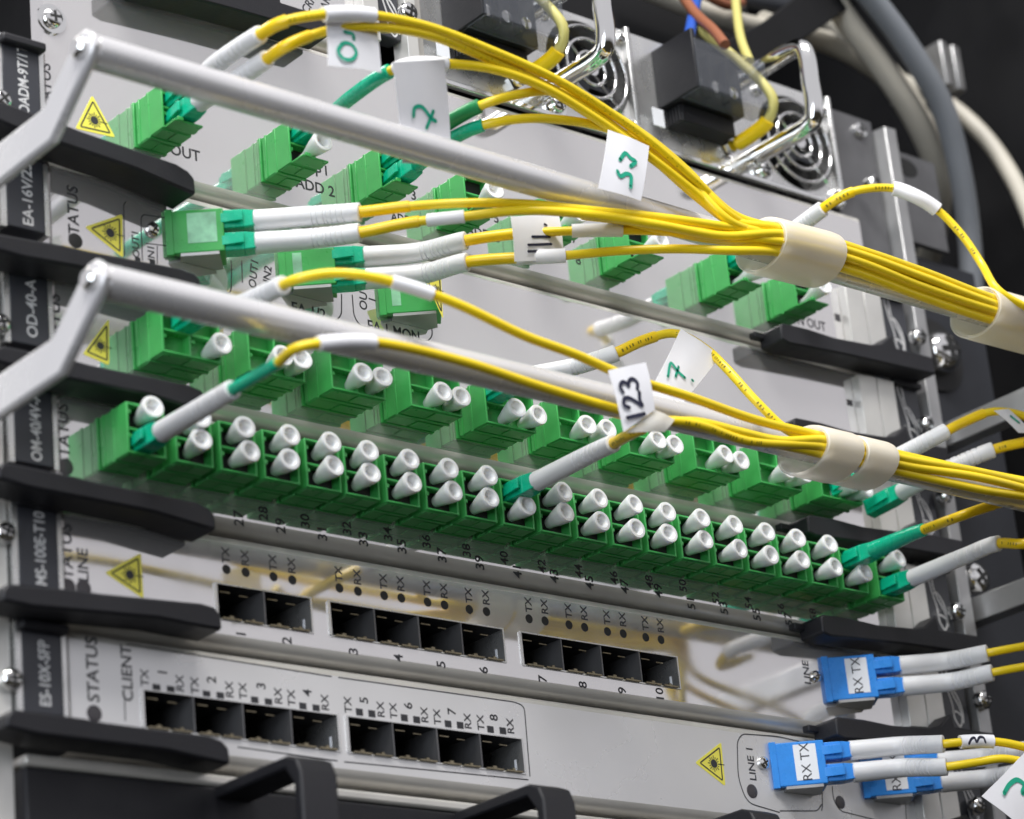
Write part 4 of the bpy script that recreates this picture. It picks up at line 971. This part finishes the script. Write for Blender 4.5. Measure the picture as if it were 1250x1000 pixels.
hose("pale power cable arching off the right edge behind the grey cable", "power_cable", BEIGE, [(1090, 95, 60), (1155, 126, 50), (1200, 165, 40), (1235, 215, 30), (1260, 270, 20), (1275, 320, 10)], 3.2)
hose("pale grey power cable beneath the top beige one", "power_cable", BEIGE, [(975, 5, 60), (1030, 45, 56), (1085, 90, 50), (1120, 135, 46)], 4.2)
hose("dark grey conduit end above the black strap", "power_cable", POST, [(890, -2, 44), (930, 6, 44), (985, 14, 44)], 4.0)
gw = "thin mains wires entering the terminal cover"
hose("brown mains wire with red ferrule above the smoked cover", "mains_wire", BROWN, [(830, -10, 10), (850, 18, 0), (872, 38, -10), (885, 55, -16)], 1.7, "wire", gw)
hose("blue mains wire behind the black terminal block", "mains_wire", WBLUE, [(852, -10, 14), (846, 20, 4), (841, 45, -4), (836, 60, -8)], 1.8, "wire", gw)
hose("upper brown mains wire at the top edge", "mains_wire", BROWN, [(862, -6, 20), (885, 6, 20), (905, 4, 24)], 1.7, "wire", gw)
hose("pale yellow mains wire dropping into the smoked cover", "mains_wire", PALEY, [(897, -12, 8), (900, 20, 0), (905, 50, -8), (915, 75, -14)], 1.5, "wire", gw)
P = [W(u, v, 16) for u, v in ((872, 58), (905, 82), (935, 76), (990, 42), (1095, -30), (1005, -30), (935, 25))]
t = MB().prism(P, (0, 3, 0)).build("cable_strap", SIDE, None, origin=P[0], bevel=.5); tag(t, "broad black strap slanting across the top right corner", "strap")
P = W(1155, 86, 30); t = MB().box(P.x - 6, P.x - 2.5, 26, 34, P.z - 9, P.z + 9).box(P.x + .5, P.x + 4.5, 26, 34, P.z - 9, P.z + 9).build("metal_clasp", DULLSTEEL, None, origin=P, bevel=.5); tag(t, "small two-bar metal clasp on the dark rack side", "clasp")
for nm, u, v in (("upper small shiny cage nut on the dark rack side", 1098, 112), ("lower small shiny cage nut behind the tagged yellow loop", 1122, 262)):
    P = W(u, v, 24); t = thing("cage_nut", P, nm, "cage nut", "cage nuts on the rack side"); build(MB().box(P.x - 4, P.x + 4, 23, 26, P.z - 6, P.z + 6), "nut_frame", BRIGHT, t, bevel=.8); screw(t, (P.x, 23, P.z), 2.6)
# ================================================================= BLACK UNIT AT THE BOTTOM
t = thing("cable_manager", (0, 0, -120), "black cable manager panel with square loops along the bottom edge", "cable manager")
build(MB().box(-33, 300, -.5, 6, -120, -21.5), "panel", BLACK, t, bevel=.8)
build(MB().box(-33, 300, -.9, 6, -21.3, -18.6), "top_edge", LIP, t, bevel=.8)
for k, x in enumerate((18.5, 91.5, 164.5)):
    z1 = -21.5; z0 = -66; yf = -34; w_ = 10.5; th = 3.0
    outer = [(0, z1), (yf + 5, z1), (yf + 1.5, z1 - 1.5), (yf, z1 - 5), (yf, z0 + 5), (yf + 1.5, z0 + 1.5), (yf + 5, z0), (0, z0)]
    inner = [(0, z0 + th), (yf + 6, z0 + th), (yf + th, z0 + 7), (yf + th, z1 - 7), (yf + 6, z1 - th), (0, z1 - th)]
    n1 = len(outer); poly = outer + inner
    mb = MB()
    ring_o = [Vector((x, y, z)) for y, z in outer]; 
    pts = [Vector((x, y, z)) for y, z in poly]
    mb.prism(pts, (w_, 0, 0))
    build(mb, "cable_loop", BLACK, t, bevel=.6)
print("objects", len(bpy.data.objects))
